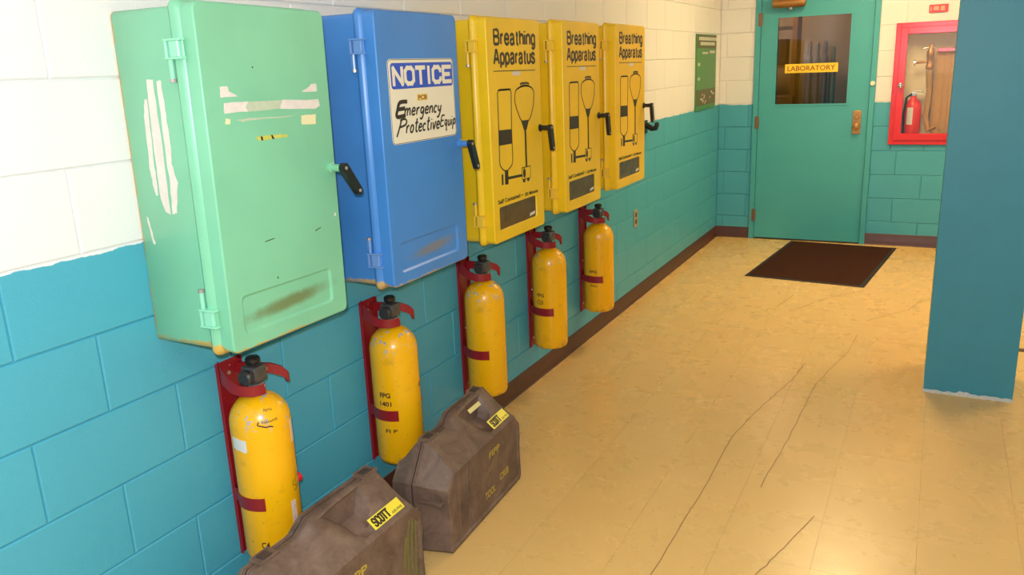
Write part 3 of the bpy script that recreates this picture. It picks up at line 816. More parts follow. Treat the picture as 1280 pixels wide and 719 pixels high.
for nm, p, mt in (('label_scrap', [(0.0595, 0.6576), (0.0831, 0.6598), (0.0851, 0.6474), (0.1125, 0.6338), (0.0578, 0.6333)], M_PEEL),
          ('label_scrap', [(0.3407, 0.638), (0.3692, 0.6503), (0.385, .658), (0.402, 0.6591), (0.4021, 0.6381)], M_PEEL),
          ('label_scrap', [(0.0663, 0.6206), (0.1453, 0.6209), (0.135, .609), (0.1413, 0.5975), (0.0637, 0.5961)], M_PEEL),
          ('label_scrap', [(0.1453, 0.6209), (0.2666, 0.62), (.258, .610), (0.2532, 0.5987), (0.1413, 0.5975), (.135, .609)], M_PEEL2),
          ('label_scrap', [(0.2666, 0.62), (0.4064, 0.6167), (.409, .600), (0.390, 0.5935), (0.2532, 0.5987), (.258, .610)], M_PEEL),
          ('label_scrap', [(0.0657, 0.5835), (0.0806, 0.5825), (0.0785, 0.5701), (0.0635, 0.5712)], M_PEELC),
          ('label_scrap', [(0.0989, 0.5799), (0.16, .5815), (0.23, .580), (0.3099, 0.5788), (0.25, .5745), (.18, .577), (.12, .574)], M_PEEL2),
          ('label_scrap', [(0.3306, 0.5768), (0.3896, 0.5787), (0.3855, 0.5527), (0.3289, 0.5533)], M_PEELC),
          ('tape_scrap', [(0.1578, 0.5348), (0.2724, 0.5329), (0.2711, 0.5248), (0.1652, 0.5243)], M_PEELY)):
    flat(nm, GAP_PL, [rough_edge(p, .0012, 3)], mt, gd, .0001, .0005)
for p in ([(.175, .524), (.182, .524), (.180, .534), (.174, .534)], [(.214, .525), (.222, .524), (.216, .535), (.211, .535)]): flat('ink_tick', GAP_PL, [p], M_INK, gd, .0005, .0009)
for p in ([(.170, .700), (.174, .700), (.174, .704), (.170, .704)], [(.150, .268), (.185, .271), (.185, .273), (.150, .270)], [(.345, .262), (.368, .268), (.368, .270), (.345, .265)], [(.180, .165), (.184, .165), (.184, .170), (.180, .170)]): flat('scratch', GAP_PL, [p], M_INK, gd, .0001, .0004)
flat('scratch', GAP_PL, [[(.430, .290), (.436, .292), (.437, .300), (.431, .299)]], M_PEEL, gd, .0001, .0004)

b, bd, W, H = cabinet('blue', 1.0493, 1.5328, .930, 1.7984, 'blue cabinet with a NOTICE sign, between the green and yellow cabinets')
# notice sign
sgn = flat('notice_sign', GAP_PL, [rrect(.055, .4415, .460, .7210, .016)], M_SIGNW, bd, .0001, .0012); tag(sgn, 'cream sign with NOTICE in a blue panel')
ribbons('sign_border', GAP_PL, [rrect(.0575, .439, .4625, .7185, .014) + [rrect(.0575, .439, .4625, .7185, .014)[0]]], .0018, M_DINK, bd, .0012, .0014)
flat('sign_header', GAP_PL, [rrect(.069, .434, .630, .709, .012)], M_SIGNB, bd, .0012, .0018)
# NOTICE in octagonal block letters
def block_word(chars, u0, u1, v0, v1, wstroke):
    G = {'N': [[(0,0),(0,1),(1,0),(1,1)]], 'O': [[(.0,.2),(.0,.8),(.25,1),(.75,1),(1,.8),(1,.2),(.75,0),(.25,0),(.0,.2)]],
         'T': [[(0,1),(1,1)],[(.5,1),(.5,0)]], 'I': [[(.5,0),(.5,1)]], 'C': [[(1,.75),(1,.82),(.75,1),(.25,1),(0,.8),(0,.2),(.25,0),(.75,0),(1,.18),(1,.25)]],
         'E': [[(1,1),(0,1),(0,0),(1,0)],[(0,.5),(.8,.5)]], 'S': [[(1,.8),(.75,1),(.2,1),(0,.8),(0,.6),(.2,.5),(.8,.5),(1,.4),(1,.2),(.75,0),(.2,0),(0,.2)]]}
    wd = [(.35 if c == 'I' else 1) for c in chars]; tot = sum(wd) + .38 * (len(chars) - 1); x = 0; L = []
    for c, k in zip(chars, wd):
        for st in G[c]:
            pts = []
            for (a, bb) in st:
                uu = x + a * k if c != 'I' else x + .5 * k
                pts.append((u0 + uu / tot * (u1 - u0), v0 + bb * (v1 - v0)))
            # extend ends slightly for square corners
            for i in range(len(pts) - 1):
                p, q = Vector(pts[i]), Vector(pts[i+1]); d = (q - p).normalized() * wstroke * .42
                L.append([tuple(p - d), tuple(q + d)])
        x += k + .38
    return L
ribbons('notice_lettering', GAP_PL, block_word('NOTICE', .083, .420, .645, .693, .0125), .0135, M_SIGNW, bd, .0018, .0023)
flat('tape_label', GAP_PL, [[(.2058, .5883), (.2697, .5892), (.2697, .6106), (.2066, .6106)]], M_TAPE, bd, .0012, .0016)
text('tape_lettering', GAP_PL, 'PCB', .2125, .2635, .592, .607, M_REDINK, bd, .03, h=.0019)
# handwriting strokes (unit: x-height .55, cap 1, descender -.4)
GL = {
 'E': (.62, [[(.62,1.0),(.15,.97),(.02,.5),(.0,.02),(.55,.06)],[(.08,.52),(.5,.55)]]),
 'P': (.62, [[(.08,1.0),(.04,.5),(-.06,-.12)],[(-.02,.95),(.35,1.02),(.55,.82),(.45,.6),(.08,.5)]]),
 'm': (.75, [[(.02,.55),(.0,.0)],[(.0,.35),(.18,.56),(.3,.45),(.3,.0)],[(.3,.35),(.5,.56),(.62,.45),(.64,.0)]]),
 'e': (.45, [[(.02,.28),(.36,.34),(.3,.55),(.1,.52),(.0,.25),(.12,.02),(.4,.08)]]),
 'r': (.40, [[(.04,.55),(.03,.0)],[(.03,.3),(.18,.52),(.34,.52)]]),
 'g': (.48, [[(.36,.5),(.1,.52),(.02,.25),(.15,.08),(.36,.28),(.38,.5),(.36,-.1),(.2,-.38),(.0,-.28)]]),
 'n': (.48, [[(.02,.55),(.0,.0)],[(.0,.32),(.2,.55),(.36,.42),(.38,.0)]]),
 'c': (.40, [[(.34,.46),(.15,.55),(.0,.3),(.08,.04),(.32,.06)]]),
 'y': (.46, [[(.02,.55),(.05,.2),(.22,.12),(.36,.3)],[(.38,.55),(.32,.0),(.15,-.38),(-.04,-.34)]]),
 'o': (.48, [[(.2,.55),(.02,.35),(.06,.06),(.26,.02),(.4,.25),(.34,.5),(.2,.55)]]),
 't': (.40, [[(.2,1.0),(.14,.3),(.2,.02),(.36,.06)],[(.0,.66),(.36,.7)]]),
 'i': (.22, [[(.08,.55),(.06,.0)],[(.09,.76),(.10,.82)]]),
 'v': (.42, [[(.0,.55),(.14,.0),(.38,.6)]]),
 'q': (.50, [[(.36,.5),(.12,.54),(.02,.26),(.16,.06),(.36,.3)],[(.38,.54),(.36,-.4),(.46,-.3)]]),
 'u': (.48, [[(.02,.55),(.04,.1),(.2,.0),(.36,.2),(.38,.55)],[(.38,.55),(.42,.0)]]),
 'p': (.48, [[(.04,.55),(-.02,-.4)],[(.04,.4),(.2,.58),(.4,.42),(.3,.1),(.04,.12)]]),
 ' ': (.10, [])}
def smooth(pts, n=4):
    if len(pts) < 3: return pts
    P = [Vector(p) for p in pts]; out = []
    for i in range(len(P) - 1):
        p0, p1, p2, p3 = P[max(i-1, 0)], P[i], P[i+1], P[min(i+2, len(P)-1)]
        for k in range(n):
            s = k / n; out.append(tuple(.5 * ((2*p1) + (p2-p0)*s + (2*p0-5*p1+4*p2-p3)*s*s + (3*p1-p0-3*p2+p3)*s**3)))
    return out + [tuple(P[-1])]
def handwrite(name, pl, word, u0, u1, v0, h, mat, parent, w, slant=.18, rise=0.0, hs=(.0012, .0018)):
    x = 0; L = []
    for c in word:
        wd, st = GL[c]
        for s_ in st: L.append([(x + a + slant * bb, bb) for a, bb in s_])
        x += wd + .12
    k = (u1 - u0) / x
    out = [[(u0 + a * k, v0 + bb * h + rise * a * k) for a, bb in smooth(l)] for l in L]
    return ribbons(name, pl, out, w, mat, parent, *hs)
handwrite('handwriting', GAP_PL, 'E', .086, .150, .545, .045, M_INK, bd, .0125, .1)
handwrite('handwriting', GAP_PL, 'mergency', .128, .352, .546, .040, M_INK, bd, .0062, .25)
handwrite('handwriting', GAP_PL, 'P', .084, .134, .490, .046, M_INK, bd, .0066, .3)
handwrite('handwriting', GAP_PL, 'rotective', .130, .336, .492, .042, M_INK, bd, .0062, .25)
handwrite('handwriting', GAP_PL, 'Equip', .338, .440, .497, .036, M_INK, bd, .0056, .25)

HV = {'B': (.60, [[(0,0),(0,1),(.34,1),(.44,.98),(.52,.91),(.55,.77),(.52,.63),(.44,.56),(.34,.54),(0,.54)], [(.34,.54),(.46,.52),(.56,.43),(.59,.27),(.56,.12),(.47,.02),(.36,0),(0,0)]]),
 'A': (.66, [[(0,0),(.28,1),(.38,1),(.66,0)], [(.12,.33),(.54,.33)]]),
 'r': (.26, [[(0,0),(0,.73)], 'c', [(0,.42),(.06,.62),(.26,.70)]]),
 'e': (.48, ['c', [(.02,.38),(.25,.38),(.47,.38),(.44,.6),(.25,.73),(.06,.6),(0,.36),(.06,.1),(.26,0),(.42,.07),(.47,.2)]]),
 'a': (.50, ['c', [(.03,.54),(.09,.69),(.25,.73),(.39,.66),(.42,.5),(.42,.12),(.51,.01)], 'c', [(.42,.42),(.2,.38),(.04,.3),(.0,.16),(.08,.03),(.22,0),(.36,.08),(.42,.2)]]),
 't': (.28, ['c', [(.12,.93),(.12,.5),(.12,.12),(.17,.01),(.28,.01)], [(0,.70),(.27,.70)]]),
 'h': (.44, [[(0,0),(0,1)], 'c', [(0,.48),(.1,.67),(.26,.73),(.41,.65),(.44,.48),(.44,.2),(.44,0)]]),
 'n': (.44, [[(0,0),(0,.73)], 'c', [(0,.48),(.1,.67),(.26,.73),(.41,.65),(.44,.48),(.44,.2),(.44,0)]]),
 'i': (.02, [[(0,0),(0,.73)], [(0,.89),(0,1.0)]]),
 'g': (.46, ['c', [(.45,.73),(.45,.3),(.45,-.06),(.38,-.24),(.2,-.29),(.04,-.19)], 'c', [(.45,.55),(.35,.69),(.2,.73),(.05,.6),(0,.37),(.05,.13),(.2,.0),(.35,.05),(.45,.2)]]),
 'p': (.46, [[(0,.73),(0,-.28)], 'c', [(0,.2),(.1,.05),(.24,0),(.4,.1),(.46,.37),(.4,.62),(.24,.73),(.1,.68),(0,.53)]]),
 'u': (.44, ['c', [(0,.73),(0,.45),(0,.22),(.05,.05),(.18,0),(.34,.07),(.44,.25)], [(.44,.73),(.44,0)]]),
 's': (.42, ['c', [(.4,.54),(.34,.69),(.2,.73),(.06,.68),(.02,.54),(.1,.42),(.3,.34),(.42,.22),(.38,.06),(.22,0),(.06,.05),(0,.2)]])}
def sans_word(pl, word, u0, u1, v0, cap, w, mat, parent):
    x = 0; L = []
    for c in word:
        wd, st = HV[c]; curve = False
        for s_ in st:
            if s_ == 'c': curve = True; continue
            pts = [(x + a, bb) for a, bb in s_]; L.append(smooth(pts, 4) if curve else pts); curve = False
        x += wd + .215
    k = (u1 - u0) / (x - .215)
    return ribbons('lettering', pl, [[(u0 + a * k, v0 + bb * cap) for a, bb in l] for l in L], w, mat, parent, .0001, .0006)
def yellow_print(dr, w=.473, white=True):
    s = w / .473; pl = GAP_PL; q = lambda pts: [(a * s, bb) for a, bb in pts]
    sans_word(pl, 'Breathing', .064 * s, .418 * s, .7680, .0520, .0118, M_INK, dr)
    sans_word(pl, 'Apparatus', .058 * s, .411 * s, .6960, .0520, .0118, M_INK, dr)
    ribbons('underline', pl, [q([(.0504, .6691), (.4152, .6668)])], .0032, M_INK, dr)
    if white: flat('white_scrap', pl, [q([(.207, .650), (.277, .650), (.277, .665), (.207, .665)])], M_PEEL, dr)
    cyl = [(0.0735, 0.5849), (.080, .596), (0.0909, 0.5994), (0.1747, 0.5991), (.184, .595), (0.1882, 0.5859), (0.1799, 0.4418), (0.1797, 0.3227), (.174, .306), (0.1628, 0.2979), (0.1325, 0.285), (0.1082, 0.2867), (.092, .294), (0.0774, 0.3045), (.070, .314), (0.0676, 0.3291), (0.0715, 0.4507)]
    ribbons('cylinder_outline', pl, [q(cyl + [cyl[0]])], .0054, M_INK, dr)
    ribbons('cylinder_outline', pl, [q([(.080, .5975), (.184, .5975)])], .006, M_INK, dr)
    mask = [(0.3093, 0.6062), (0.2589, 0.6010), (0.2249, 0.5859), (0.2184, 0.547), (0.2402, 0.5064), (0.2751, 0.4689), (0.3402, 0.4676), (0.3806, 0.5147), (0.3936, 0.5582), (0.3913, 0.5852), (0.3602, 0.6014), (0.3093, 0.6062)]
    ribbons('mask_outline', pl, [smooth(q(mask), 4)], .0054, M_INK, dr)
    ribbons('mask_outline', pl, [smooth(q([(.2489, .597), (0.2872, 0.6075), (0.3332, 0.6075), (0.3709, 0.598)]), 4)], .006, M_INK, dr)
    ribbons('mask_outline', pl, [q([(0.2700, 0.6142), (0.2872, 0.6176), (0.3332, 0.6176), (0.3509, 0.6135)])], .008, M_INK, dr)
    flat('pictogram_fill', pl, [q([(0.0738, 0.4472), (0.1799, 0.4438), (0.1808, 0.3867), (0.0739, 0.3883)]), q([(0.1082, 0.2867), (0.1367, 0.2862), (0.1348, 0.23), (0.1061, 0.232)]),
        q([(0.0787, 0.2754), (0.0929, 0.2755), (0.0919, 0.2334), (0.0791, 0.2338)]), q([(0.2672, 0.4701), (0.3401, 0.4692), (0.3152, 0.4308), (0.2903, 0.4314)]),
        q([(.295, .432), (.310, .432), (.310, .28), (.295, .28)]), q([(.135, .2485), (.262, .2440), (.262, .2545), (.135, .2595)]),
        q([(.2809 + .012 * math.cos(k), .2561 + .020 * math.sin(k)) for k in [i * PI / 6 for i in range(12)]]),
        q([(.2760 + .011 * math.cos(k), .2250 + .008 * math.sin(k)) for k in [i * PI / 5 for i in range(10)]]),
        q([(.3160 + .011 * math.cos(k), .2250 + .008 * math.sin(k)) for k in [i * PI / 5 for i in range(10)]])], M_INK, dr)
    ribbons('gauge_outline', pl, [q([(0.2593, 0.2794), (0.3382, 0.2789), (0.3374, 0.2297), (0.2584, 0.2314), (0.2593, 0.2794)])], .0038, M_INK, dr)
    text('lettering', pl, 'Self Contained –', .040 * s, .262 * s, .162, .179, M_INK, dr, .03)
    text('lettering', pl, '30 Minute', .278 * s, .404 * s, .159, .174, M_INK, dr, .03)
for k, (y0, y1, zb, zt, lb) in enumerate(((1.7371, 2.21, .9317, 1.8023, 'yellow breathing apparatus cabinet right beside the blue cabinet'),
        (2.4351, 2.8945, .9375, 1.8098, 'middle one of the three yellow breathing apparatus cabinets'),
        (3.1164, 3.6031, .9464, 1.8141, 'yellow breathing apparatus cabinet at the far end of the row'))):
    t, dr, W, H = cabinet('yellow', y0, y1, zb, zt, lb)
    yellow_print(dr, W, True)

# ------------------------------------------------------------------ cylinders and brackets
TR = .0865
def cyl_parts(idx, y, label, zlow=.216):
    t = thing('air_cylinder', label, 'air cylinder', (.018 + TR, y, zlow), group='yellow air cylinders hung below the cabinets')
    prof = [(.05, .0), (.070, .002), (.081, .008), (TR, .024), (TR, .435)]
    for k in range(1, 9):
        a = PI / 2 * k / 8.6; prof.append((TR * math.cos(a) * 1.0 + .0 , .435 + .085 * math.sin(a)))
    prof += [(.024, .523), (.022, .532)]
    MB().lathe(prof, seg=48).build('tank', M_TANK, t, 50)
    MB().lathe([(.0235, .528), (.0235, .548), (.018, .550)], seg=20).build('neck_ring', M_STEEL, t, 40)
    mb = MB().lathe([(.014, .546), (.014, .565)], seg=12)
    va = mb.box(-.026, .028, -.026, .024, .554, .602, .006).build('valve', M_VALVE, t, 40)
    va = t.children[-1]
    MB().lathe([(.010, -.020), (.012, -.028), (.022, -.032), (.024, -.044), (.020, -.050)], (.006, 0, .575), 16, 'y').build('pressure_gauge', M_VDARK, va, 40)
    MB().tube([(0, .02, .58), (0, .034, .578), (.002, .044, .574)], [.009, .009, .010], 12).build('outlet_port', M_BRASS if idx == 0 else M_VDARK, va, 40)
    MB().lathe([(.011, .598), (.013, .606), (.019, .608), (.021, .612), (.021, .622), (.017, .627), (.006, .629)], seg=14).build('hand_wheel', M_BLACK, va, 30)
    return t
def bracket(idx, y, label):
    t = thing('wall_bracket', label, 'bracket', (.0008, y, .205), group='red metal brackets holding the air cylinders')
    mb = MB().box(0, .0025, -.045, .045, 0, .615).box(0, .012, -.0465, -.0445, 0, .615).box(0, .012, .0445, .0465, 0, .615)
    mb.build('back_plate', M_RED, t)
    cx = .0172 + TR
    # lower spring clip: near finger wraps the tank front, far finger ends in a round tip
    r = TR + .0022
    arc = lambda a0, a1, n, rr: [(cx + rr * math.cos(math.radians(a0 + (a1 - a0) * k / n)), rr * math.sin(math.radians(a0 + (a1 - a0) * k / n))) for k in range(n + 1)]
    mb = MB().strip([(.004, -.030), (.020, -.055)] + arc(-140, -54, 14, r), .192, .232, .002)
    mb.build('clip_finger', M_RED, t, 40)
    mb = MB().strip([(.004, .030), (.020, .055)] + arc(140, 70, 10, r), .192, .232, -.002)
    mb.build('clip_finger', M_RED, t, 40)
    MB().lathe([(.012, TR + .000), (.015, TR + .004), (.015, TR + .018), (.010, TR + .023)], (cx + .022, 0, .212), 14, 'y').build('clip_tip', M_BRIGHTR, t, 40)
    # upper yoke around the neck: near arm wraps in front, far arm flares out and curls down
    z0, z1 = .535, .577
    near = [(.004, -.040), (.030, -.052), (.065, -.060), (.100, -.058), (.130, -.044), (.145, -.022), (.147, -.006)]
    mb = MB().strip(near, [z0+.03, z0+.02, z0+.006, z0, z0-.002, z0-.002, z0-.002], [z1+.045, z1+.030, z1+.004, z1-.010, z1-.013, z1-.013, z1-.013], .0025)
    mb.build('yoke_arm', M_RED, t, 40)
    far = [(.004, .030), (.040, .034), (.075, .046), (.105, .066), (.125, .090), (.132, .102), (.128, .112)]
    mb = MB().strip(far, [z0+.030, z0+.030, z0+.032, z0+.028, z0+.012, z0-.006, z0-.012], [z1+.020, z1+.020, z1+.020, z1+.016, z1+.002, z1-.014, z1-.022], .011)
    mb.build('yoke_arm', M_RED, t, 40)
    for z in (.04, .30, .575):
        MB().lathe([(.006, .0025), (.005, .005)], (0, 0, z), 10, 'x').build('screw', M_SCREW, t)
    return t
CY = [.590, 1.262, 1.943, 2.620, 3.306]
where = ['under the green cabinet', 'under the blue cabinet', 'under the first yellow cabinet beside the blue one', 'under the middle yellow cabinet', 'under the farthest yellow cabinet']
extra = ['with a white sticker and scribbles on its shoulder, ', 'with faint black stencil letters, ', 'with a plain clean front, ', 'with silvery chips on its shoulder, ', 'smallest looking of the five, ']
tanks = []
for i, y in enumerate(CY):
    tanks.append(cyl_parts(i, y, 'yellow air cylinder ' + ['with a torn white sticker ', 'with black stencil marks ', '', '', ''][i] + where[i]))
    bracket(i, y, 'red wall bracket gripping the cylinder ' + where[i])
# curved stickers and marks on tanks
def on_tank(t, name, a0, a1, z0, z1, mat, lift=.0008, skew=0, n=6):
    r = TR + lift; mb = MB(); g = []
    for k in range(n + 1):
        s = k / n; a = math.radians(a0 + (a1 - a0) * s); zz = skew * s
        g.append([(r * math.cos(a), r * math.sin(a), z0 + zz + random.uniform(-.002, .002)), (r * math.cos(a), r * math.sin(a), z1 + zz + random.uniform(-.002, .002)),
                  ((TR+.0001) * math.cos(a), (TR+.0001) * math.sin(a), z1 + zz), ((TR+.0001) * math.cos(a), (TR+.0001) * math.sin(a), z0 + zz)])
    return mb.rings(g).build(name, mat, t)
def tank_lines(t, name, lines, w, mat, a_c=0, z_c=0, parent=None):
    """ink strokes wrapped on the tank; u in metres round the surface"""
    mb = MB()
    for pts in lines:
        L, Rr = ribbon_poly(pts, w)
        for i in range(len(pts) - 1):
            q = [L[i], Rr[i], Rr[i+1], L[i+1]]
            def W_(p, rr):
                zz = z_c + p.y; a = math.radians(a_c) + p.x / TR
                rad = TR
                if zz > .435: rad = TR * math.cos(math.asin(min(.99, (zz - .435) / .085)))
                rad += rr
                return (rad * math.cos(a), rad * math.sin(a), zz)
            mb.bm.faces.new([mb.bm.verts.new(W_(p, .0009)) for p in q])
    return mb.build(name, mat, t)
def tank_text(t, body, u0, u1, v0, v1, a_c, z_c, mat, bold=.02):
    vs, fs = text_mesh(body, bold); xs = [v.x for v in vs]; ys = [v.y for v in vs]; X0, X1, Y0, Y1 = min(xs), max(xs), min(ys), max(ys)
    co = []
    for v in vs:
        u = u0 + (v.x - X0) / (X1 - X0) * (u1 - u0); z = z_c + v0 + (v.y - Y0) / (Y1 - Y0) * (v1 - v0); a = math.radians(a_c) + u / TR
        rad = TR + .0008
        if z > .435: rad = TR * math.cos(math.asin(min(.99, (z - .435) / .085))) + .0012
        co.append((rad * math.cos(a), rad * math.sin(a), z))
    me = bpy.data.meshes.new('stencil'); me.from_pydata(co, [], fs); me.update(); return link('stencil', me, mat, t)
T1 = tanks[0]
random.seed(21)
tag(on_tank(T1, 'torn_sticker', -112, -76, .372, .408, M_PAPER, skew=-.006), 'torn white sticker')
tag(on_tank(T1, 'torn_sticker', -3, 10, .10, .185, M_PINKP), 'pinkish paper sticker, scuffed')
tag(on_tank(T1, 'torn_sticker', 22, 38, .360, .430, M_PINKP), 'pink paper scrap near the shoulder')
sq = lambda n, s: [[(i * .006 + .001, 0), (i * .006 + random.uniform(-.001, .003), random.uniform(.004, .007) * s), (i * .006 + .004, random.uniform(-.002, .004)), (i * .006 + .006, random.uniform(0, .006))] for i in range(n)]
tank_lines(T1, 'scribble', sq(5, 1.2), .0014, M_INK, -35, .482)
tank_lines(T1, 'scribble', sq(8, 1.3), .0014, M_INK, -42, .452)
tank_lines(T1, 'scribble', [smooth([(-.014, .012), (-.018, .004), (-.008, -.001), (.004, -.006), (.016, -.006), (.024, -.010)])], .0035, M_INK, -38, .446)
tank_lines(T1, 'scribble', [smooth([(0, .012), (-.010, .006), (-.008, -.006), (.006, -.008), (.008, -.020), (-.002, -.024), (-.006, -.016)]), smooth([(.002, 0), (.012, .014), (.020, .022)]), [(.014, -.006), (.020, -.008), (.015, -.016), (.021, -.018)]], .0018, M_INK, 14, .235)
tank_text(T1, 'C4', -.020, .004, -.006, .014, -58, .065, M_INK)
tank_lines(T1, 'scribble', [[(0, 0), (.010, .050)], [(.003, .01), (.007, .016)]], .0012, M_INK, 0, .12)
T2 = tanks[1]
tank_text(T2, 'FPG', -.030, .012, 0, .020, -78, .270, M_DINK, .035)
tank_text(T2, '1401', -.032, .014, 0, .018, -78, .238, M_DINK, .03)
tank_text(T2, 'FI P', -.022, .022, 0, .014, -74, .135, M_DINK, .02)
tank_text(T2, '1C', -.014, .012, 0, .018, 22, .285, M_DINK, .05)
T4 = tanks[3]
tank_text(T4, 'FPG', -.024, .016, 0, .018, -96, .280, M_DINK, .03)
tank_text(T4, '12/1', -.022, .010, -.03, -.006, -96, .270, M_DINK, .02)
T5 = tanks[4]
tank_text(T5, 'FPG', -.022, .022, 0, .018, -92, .238, M_DINK, .03)
tank_text(T5, 'FULL', -.022, .022, 0, .013, -88, .158, M_DINK, .02)
tank_text(T5, 'A1', -.010, .012, 0, .03, 20, .37, M_REDINK, .05)

# ------------------------------------------------------------------ equipment cases
CL, CH, CS = .64, .385, .092          # length, seam height, seam distance from the back
def prof_top(s, k):
    """height of the top outline at position y (0..CL); k=0 seam outline, k=1 front face outline"""
    pass
def case_outline(k, CL, n_top=44):
    """closed (y,z) outline; k 0 at the seam .. 1 at the face"""
    e = .006 + .020 * k
    top_z = .374 * (1 - k) + .292 * k
    corner = .085 * (1 - k) + .045 * k
    drop = .120 * (1 - k) + .050 * k
    pts = [(e + .012, .0), (e, .014), (e + .004, .10), (e + .004, .17), (e, .19), (e, top_z - drop)]
    for i in range(n_top + 1):
        s = i / n_top; y = e + corner + s * (CL - 2 * (e + corner)); hump = 0
        if k < .6:
            q = max(0, min(1, (y - CL * .36) / .05)) * max(0, min(1, (CL - .075 - y) / .03)); hump = .034 * q * (1 - k / .6)
        pts.append((y, top_z + hump))
    pts += [(CL - e, top_z - drop), (CL - e, .19), (CL - e - .004, .17), (CL - e - .004, .10), (CL - e, .014), (CL - e - .012, 0)]
    return pts
def case(loc, rz, label, near, CL, lat, rc, lab_u):
    t = thing('equipment_case', label, 'case', loc, (0, 0, rz), 'scuffed brown equipment cases on the floor')
    x0 = CS
    # front shell
    xs = [(x0 + .003, 0), (x0 + .006, .0), (x0 + .022, .0), (x0 + .024, .02), (x0 + .045, .18), (x0 + .062, .36), (x0 + .075, .50), (x0 + .090, .66), (x0 + .118, .92), (x0 + .128, 1.0)]
    rings = []
    for j, (x, k) in enumerate(xs):
        ring = []
        for (y, z) in case_outline(k, CL):
            if z > .25 and .02 < y < CL - .02 and 3 <= j <= 7:
                # hand recess under the carrying handle: arch in plan, deepest at the handle
                half = .105 * math.sqrt(max(0, 1 - ((j - 3) / 4.8) ** 2)); c = rc + .004 * (j - 3)
                if abs(y - c) < half:
                    f = min(1, (y - (c - half)) / (1.15 * half)) ** 1.6 * min(1, (c + half - y) / .016); z -= f * (.085 - .015 * (j - 3))
            ring.append((x, y, z))
        rings.append(ring)
    face = case_outline(1.0, CL); cy, cz = CL / 2, .15
    def inset(pts, d): return [(y + (d if y < cy else -d) * (1 if abs(y - cy) > .02 else 0), z + (d if z < cz else -d)) for y, z in pts]
    xf = x0 + .128
    rings.append([(xf + .004, y, z) for y, z in inset(face, .006)])
    rings.append([(xf + .004, y, z) for y, z in inset(face, .016)])
    rings.append([(xf - .002, y, z) for y, z in inset(face, .022)])
    MB().rings(rings).build('front_shell', M_CASE, t, 28)
    rings = []
    for (x, k) in ((x0 - .003, 0), (x0 - .018, 0), (x0 - .04, .35), (x0 - .078, .95), (x0 - .088, 1.0), (x0 - .091, 1.0)):
        rings.append([(x, y, z) for y, z in case_outline(min(k, 1), CL)])
    MB().rings(rings).build('rear_shell', M_CASE, t, 28)
    # seam gasket and raised lips
    seam = case_outline(0, CL)
    MB().rings([[(x0 - .0065, *p) for p in inset(seam, .002)], [(x0 + .0065, *p) for p in inset(seam, .002)]]).build('seam_gasket', M_CASED, t)
    for dx in (-.0095, .0095):
        o2 = [(y + (-.003 if y < cy else .003) * (1 if abs(y - cy) > .2 else 0), z + (.003 if z > cz else 0)) for y, z in seam]
        MB().rings([[(x0 + dx - .002, *p) for p in o2], [(x0 + dx + .002, *p) for p in o2]]).build('seam_lip', M_CASE, t, 28)
    # latches
    for y in lat:
        zt = max(z for yy, z in seam if abs(yy - y) < .03) + .002
        la = MB().box(x0 - .022, x0 + .024, y - .036, y + .036, zt - .006, zt + .002, .002, 1).build('latch', M_CASE, t)
        MB().box(x0 - .014, x0 + .014, y - .018, y + .018, zt + .001, zt + .005, .0015, 1).build('latch_tongue', M_CASED, la)
        MB().box(x0 - .022, x0 - .016, y - .034, y + .034, zt + .001, zt + .006, .0015, 1).build('latch_rail', M_CASE, la); MB().box(x0 + .018, x0 + .024, y - .034, y + .034, zt + .001, zt + .006, .0015, 1).build('latch_rail', M_CASE, la)
    # carrying handle bar over the recess
    pts = [(x0 + .014, rc - .15, .368), (x0 + .014, rc - .11, .385), (x0 + .014, rc, .400), (x0 + .014, rc + .10, .403), (x0 + .014, rc + .14, .398)]
    MB().tube(pts, .0115, 10, (1.3, .8)).build('handle', M_CASE, t, 50)
    # raised ledge on the near end
    MB().box(x0 + .03, x0 + .115, -.004, .02, .195, .207, .002, 1).build('end_ledge', M_CASE, t)
    # raised ribs on the front face
    pf = Plane((xf - .002, 0, 0), (0, 1, 0), (0, 0, 1))
    mb = MB()
    for y in (.095, .165, .185):
        mb.box(xf - .003, xf + .0012, y, y + .006, .035, .265, .001, 1)
    mb.build('face_rib', M_CASE, t)
    txt = Plane((xf - .002, .118, .05), (0, 0, 1), (0, -1, 0))
    txt = Plane((xf - .002, 0, 0), (0, 0, 1), (0, -1, 0)); txt.n = Vector((1, 0, 0))
    text('embossed_lettering', txt, 'SCOTT AIR-PAK', .055, .245, -.145, -.120, M_CASED if False else M_CASE, t, .02, h=.0022)
    # sloping top label plane: between ring k~.62 and k=1
    a = Vector((x0 + .075, 0, .382 + (.292 - .382) * .50)); b = Vector((x0 + .128, 0, .292))
    dirv = (a - b).normalized()
    sl = Plane((b.x, 0, b.z), (0, 1, 0), (dirv.x, 0, dirv.z)); sl.o = b.copy()
    sl.n = Vector((0, 1, 0)).cross(dirv);
    if sl.n.x < 0: sl.n = -sl.n
    u = lab_u
    wd = .150 if near else .135
    lb = flat('maker_label', sl, [[(u, .012), (u + wd, .012), (u + wd, .052), (u, .052)]], M_CYS, t, .0004, .0014); tag(lb, 'yellow maker label')
    ribbons('label_lettering', sl, block_word('SCOTT', u + .012, u + wd * .56, .019, .045, .005), .0062, M_INK, t, .0013, .0018)
    text('label_lettering', sl, 'AIR-PAK', u + wd * .62, u + wd * .97, .017, .026, M_INK, t, .01, h=.0018)
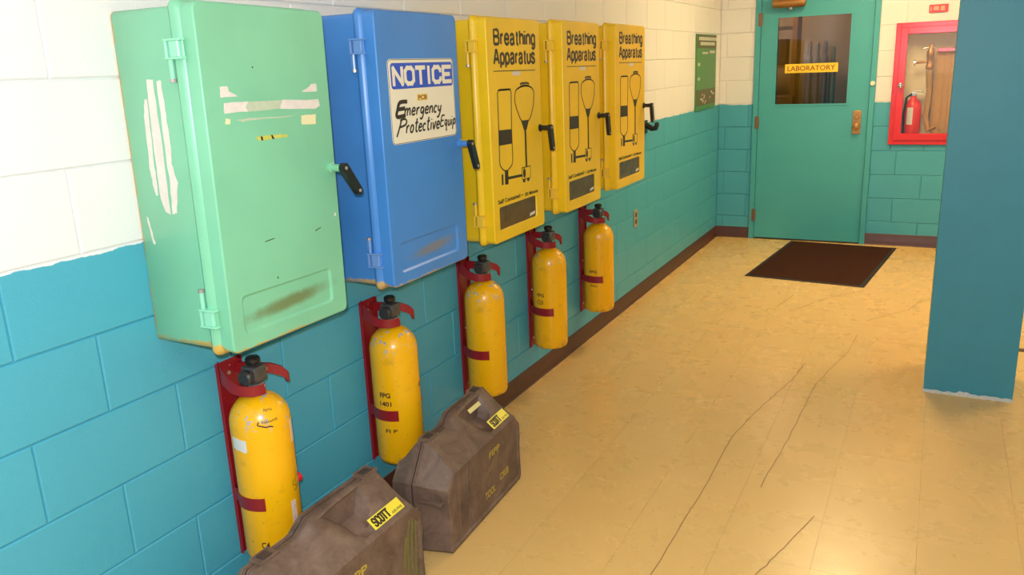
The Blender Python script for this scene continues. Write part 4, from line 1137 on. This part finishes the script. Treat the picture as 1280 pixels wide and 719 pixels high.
    if not near:
        a2 = Vector((x0 + .030, 0, .402)); b2 = Vector((x0 + .075, 0, .350)); d2 = (a2 - b2).normalized()
        s2 = Plane(b2, (0, 1, 0), d2)
        s2.n = Vector((0, 1, 0)).cross(d2);
        if s2.n.x < 0: s2.n = -s2.n
        tag(flat('paper_label', s2, [[(.350, .036), (.440, .036), (.440, .053), (.350, .053)]], M_CYS2, t, .004, .0055), 'small pale yellow strip')
        text('stencil', pf, 'FIPP', .345, .435, .210, .236, M_CTXT, t, .03, h=.0012)
        text('stencil', pf, 'TOOL', .300, .385, .062, .092, M_CTXT, t, .03, h=.0012)
        text('stencil', pf, 'CRIB', .425, .505, .080, .110, M_CTXT, t, .03, h=.0012)
        ribbons('worn_stencil', pf, [[(.31 + i * .018, .150 + .004 * i), (.318 + i * .018, .172 + .004 * i)] for i in range(6)] + [[(.37 + i * .018, .180 + .003 * i), (.378 + i * .018, .200 + .003 * i)] for i in range(4)], .006, M_CTXT2, t)
    else:
        text('stencil', pf, 'FIPP', .315, .415, .200, .232, M_CTXT, t, .03, h=.0012)
        random.seed(4)
        for k in range(5):
            y = .585 + .022 * k; L = .14 + random.uniform(-.04, .05)
            ribbons('paint_smear', pf, [wobble([(y, .03), (y + .012, L), (y + .028, L + .08)], 4, .004)], random.uniform(.008, .016), M_SMEAR, t, .0001, .0006 + .0001 * k)
    return t
case((.196, .213, 0), math.radians(-.4), 'scuffed brown hard case with ochre smears, standing nearest below the green cabinet', True, .725, (.155, .595), .415, .478)
case((.212, 1.022, 0), math.radians(2.6), 'scuffed brown hard case with yellow stencil, below the blue cabinet', False, .64, (.135, .495), .375, .412)

# ------------------------------------------------------------------ doormat
dm = thing('doormat', 'dark brown doormat on the tiles in front of the laboratory door', 'mat', (0, 0, .0003))
A, B_, C_, D_ = (.690, 6.560), (1.566, 6.499), (1.419, 5.093), (.562, 5.175)
def ins4(P, d):
    c = (sum(p[0] for p in P) / 4, sum(p[1] for p in P) / 4)
    return [(p[0] + math.copysign(d, c[0] - p[0]), p[1] + math.copysign(d, c[1] - p[1])) for p in P]
P = [D_, C_, B_, A]
MB().rings([[(*p, .0) for p in P], [(*p, .002) for p in ins4(P, .003)], [(*p, .005) for p in ins4(P, .022)]]).build('rubber_border', M_MATB, dm)
mb = MB(); Q = ins4(P, .030); N = 40
grid = [[None] * (N + 1) for _ in range(N + 1)]
for i in range(N + 1):
    for j in range(N + 1):
        s, r_ = i / N, j / N
        x = (Q[0][0]*(1-s) + Q[1][0]*s)*(1-r_) + (Q[3][0]*(1-s) + Q[2][0]*s)*r_; y = (Q[0][1]*(1-s) + Q[1][1]*s)*(1-r_) + (Q[3][1]*(1-s) + Q[2][1]*s)*r_
        grid[i][j] = mb.bm.verts.new((x, y, .0055 + random.uniform(0, .0012)))
for i in range(N):
    for j in range(N): mb.bm.faces.new((grid[i][j], grid[i+1][j], grid[i+1][j+1], grid[i][j+1]))
mb.build('carpet_pile', M_MAT, dm)
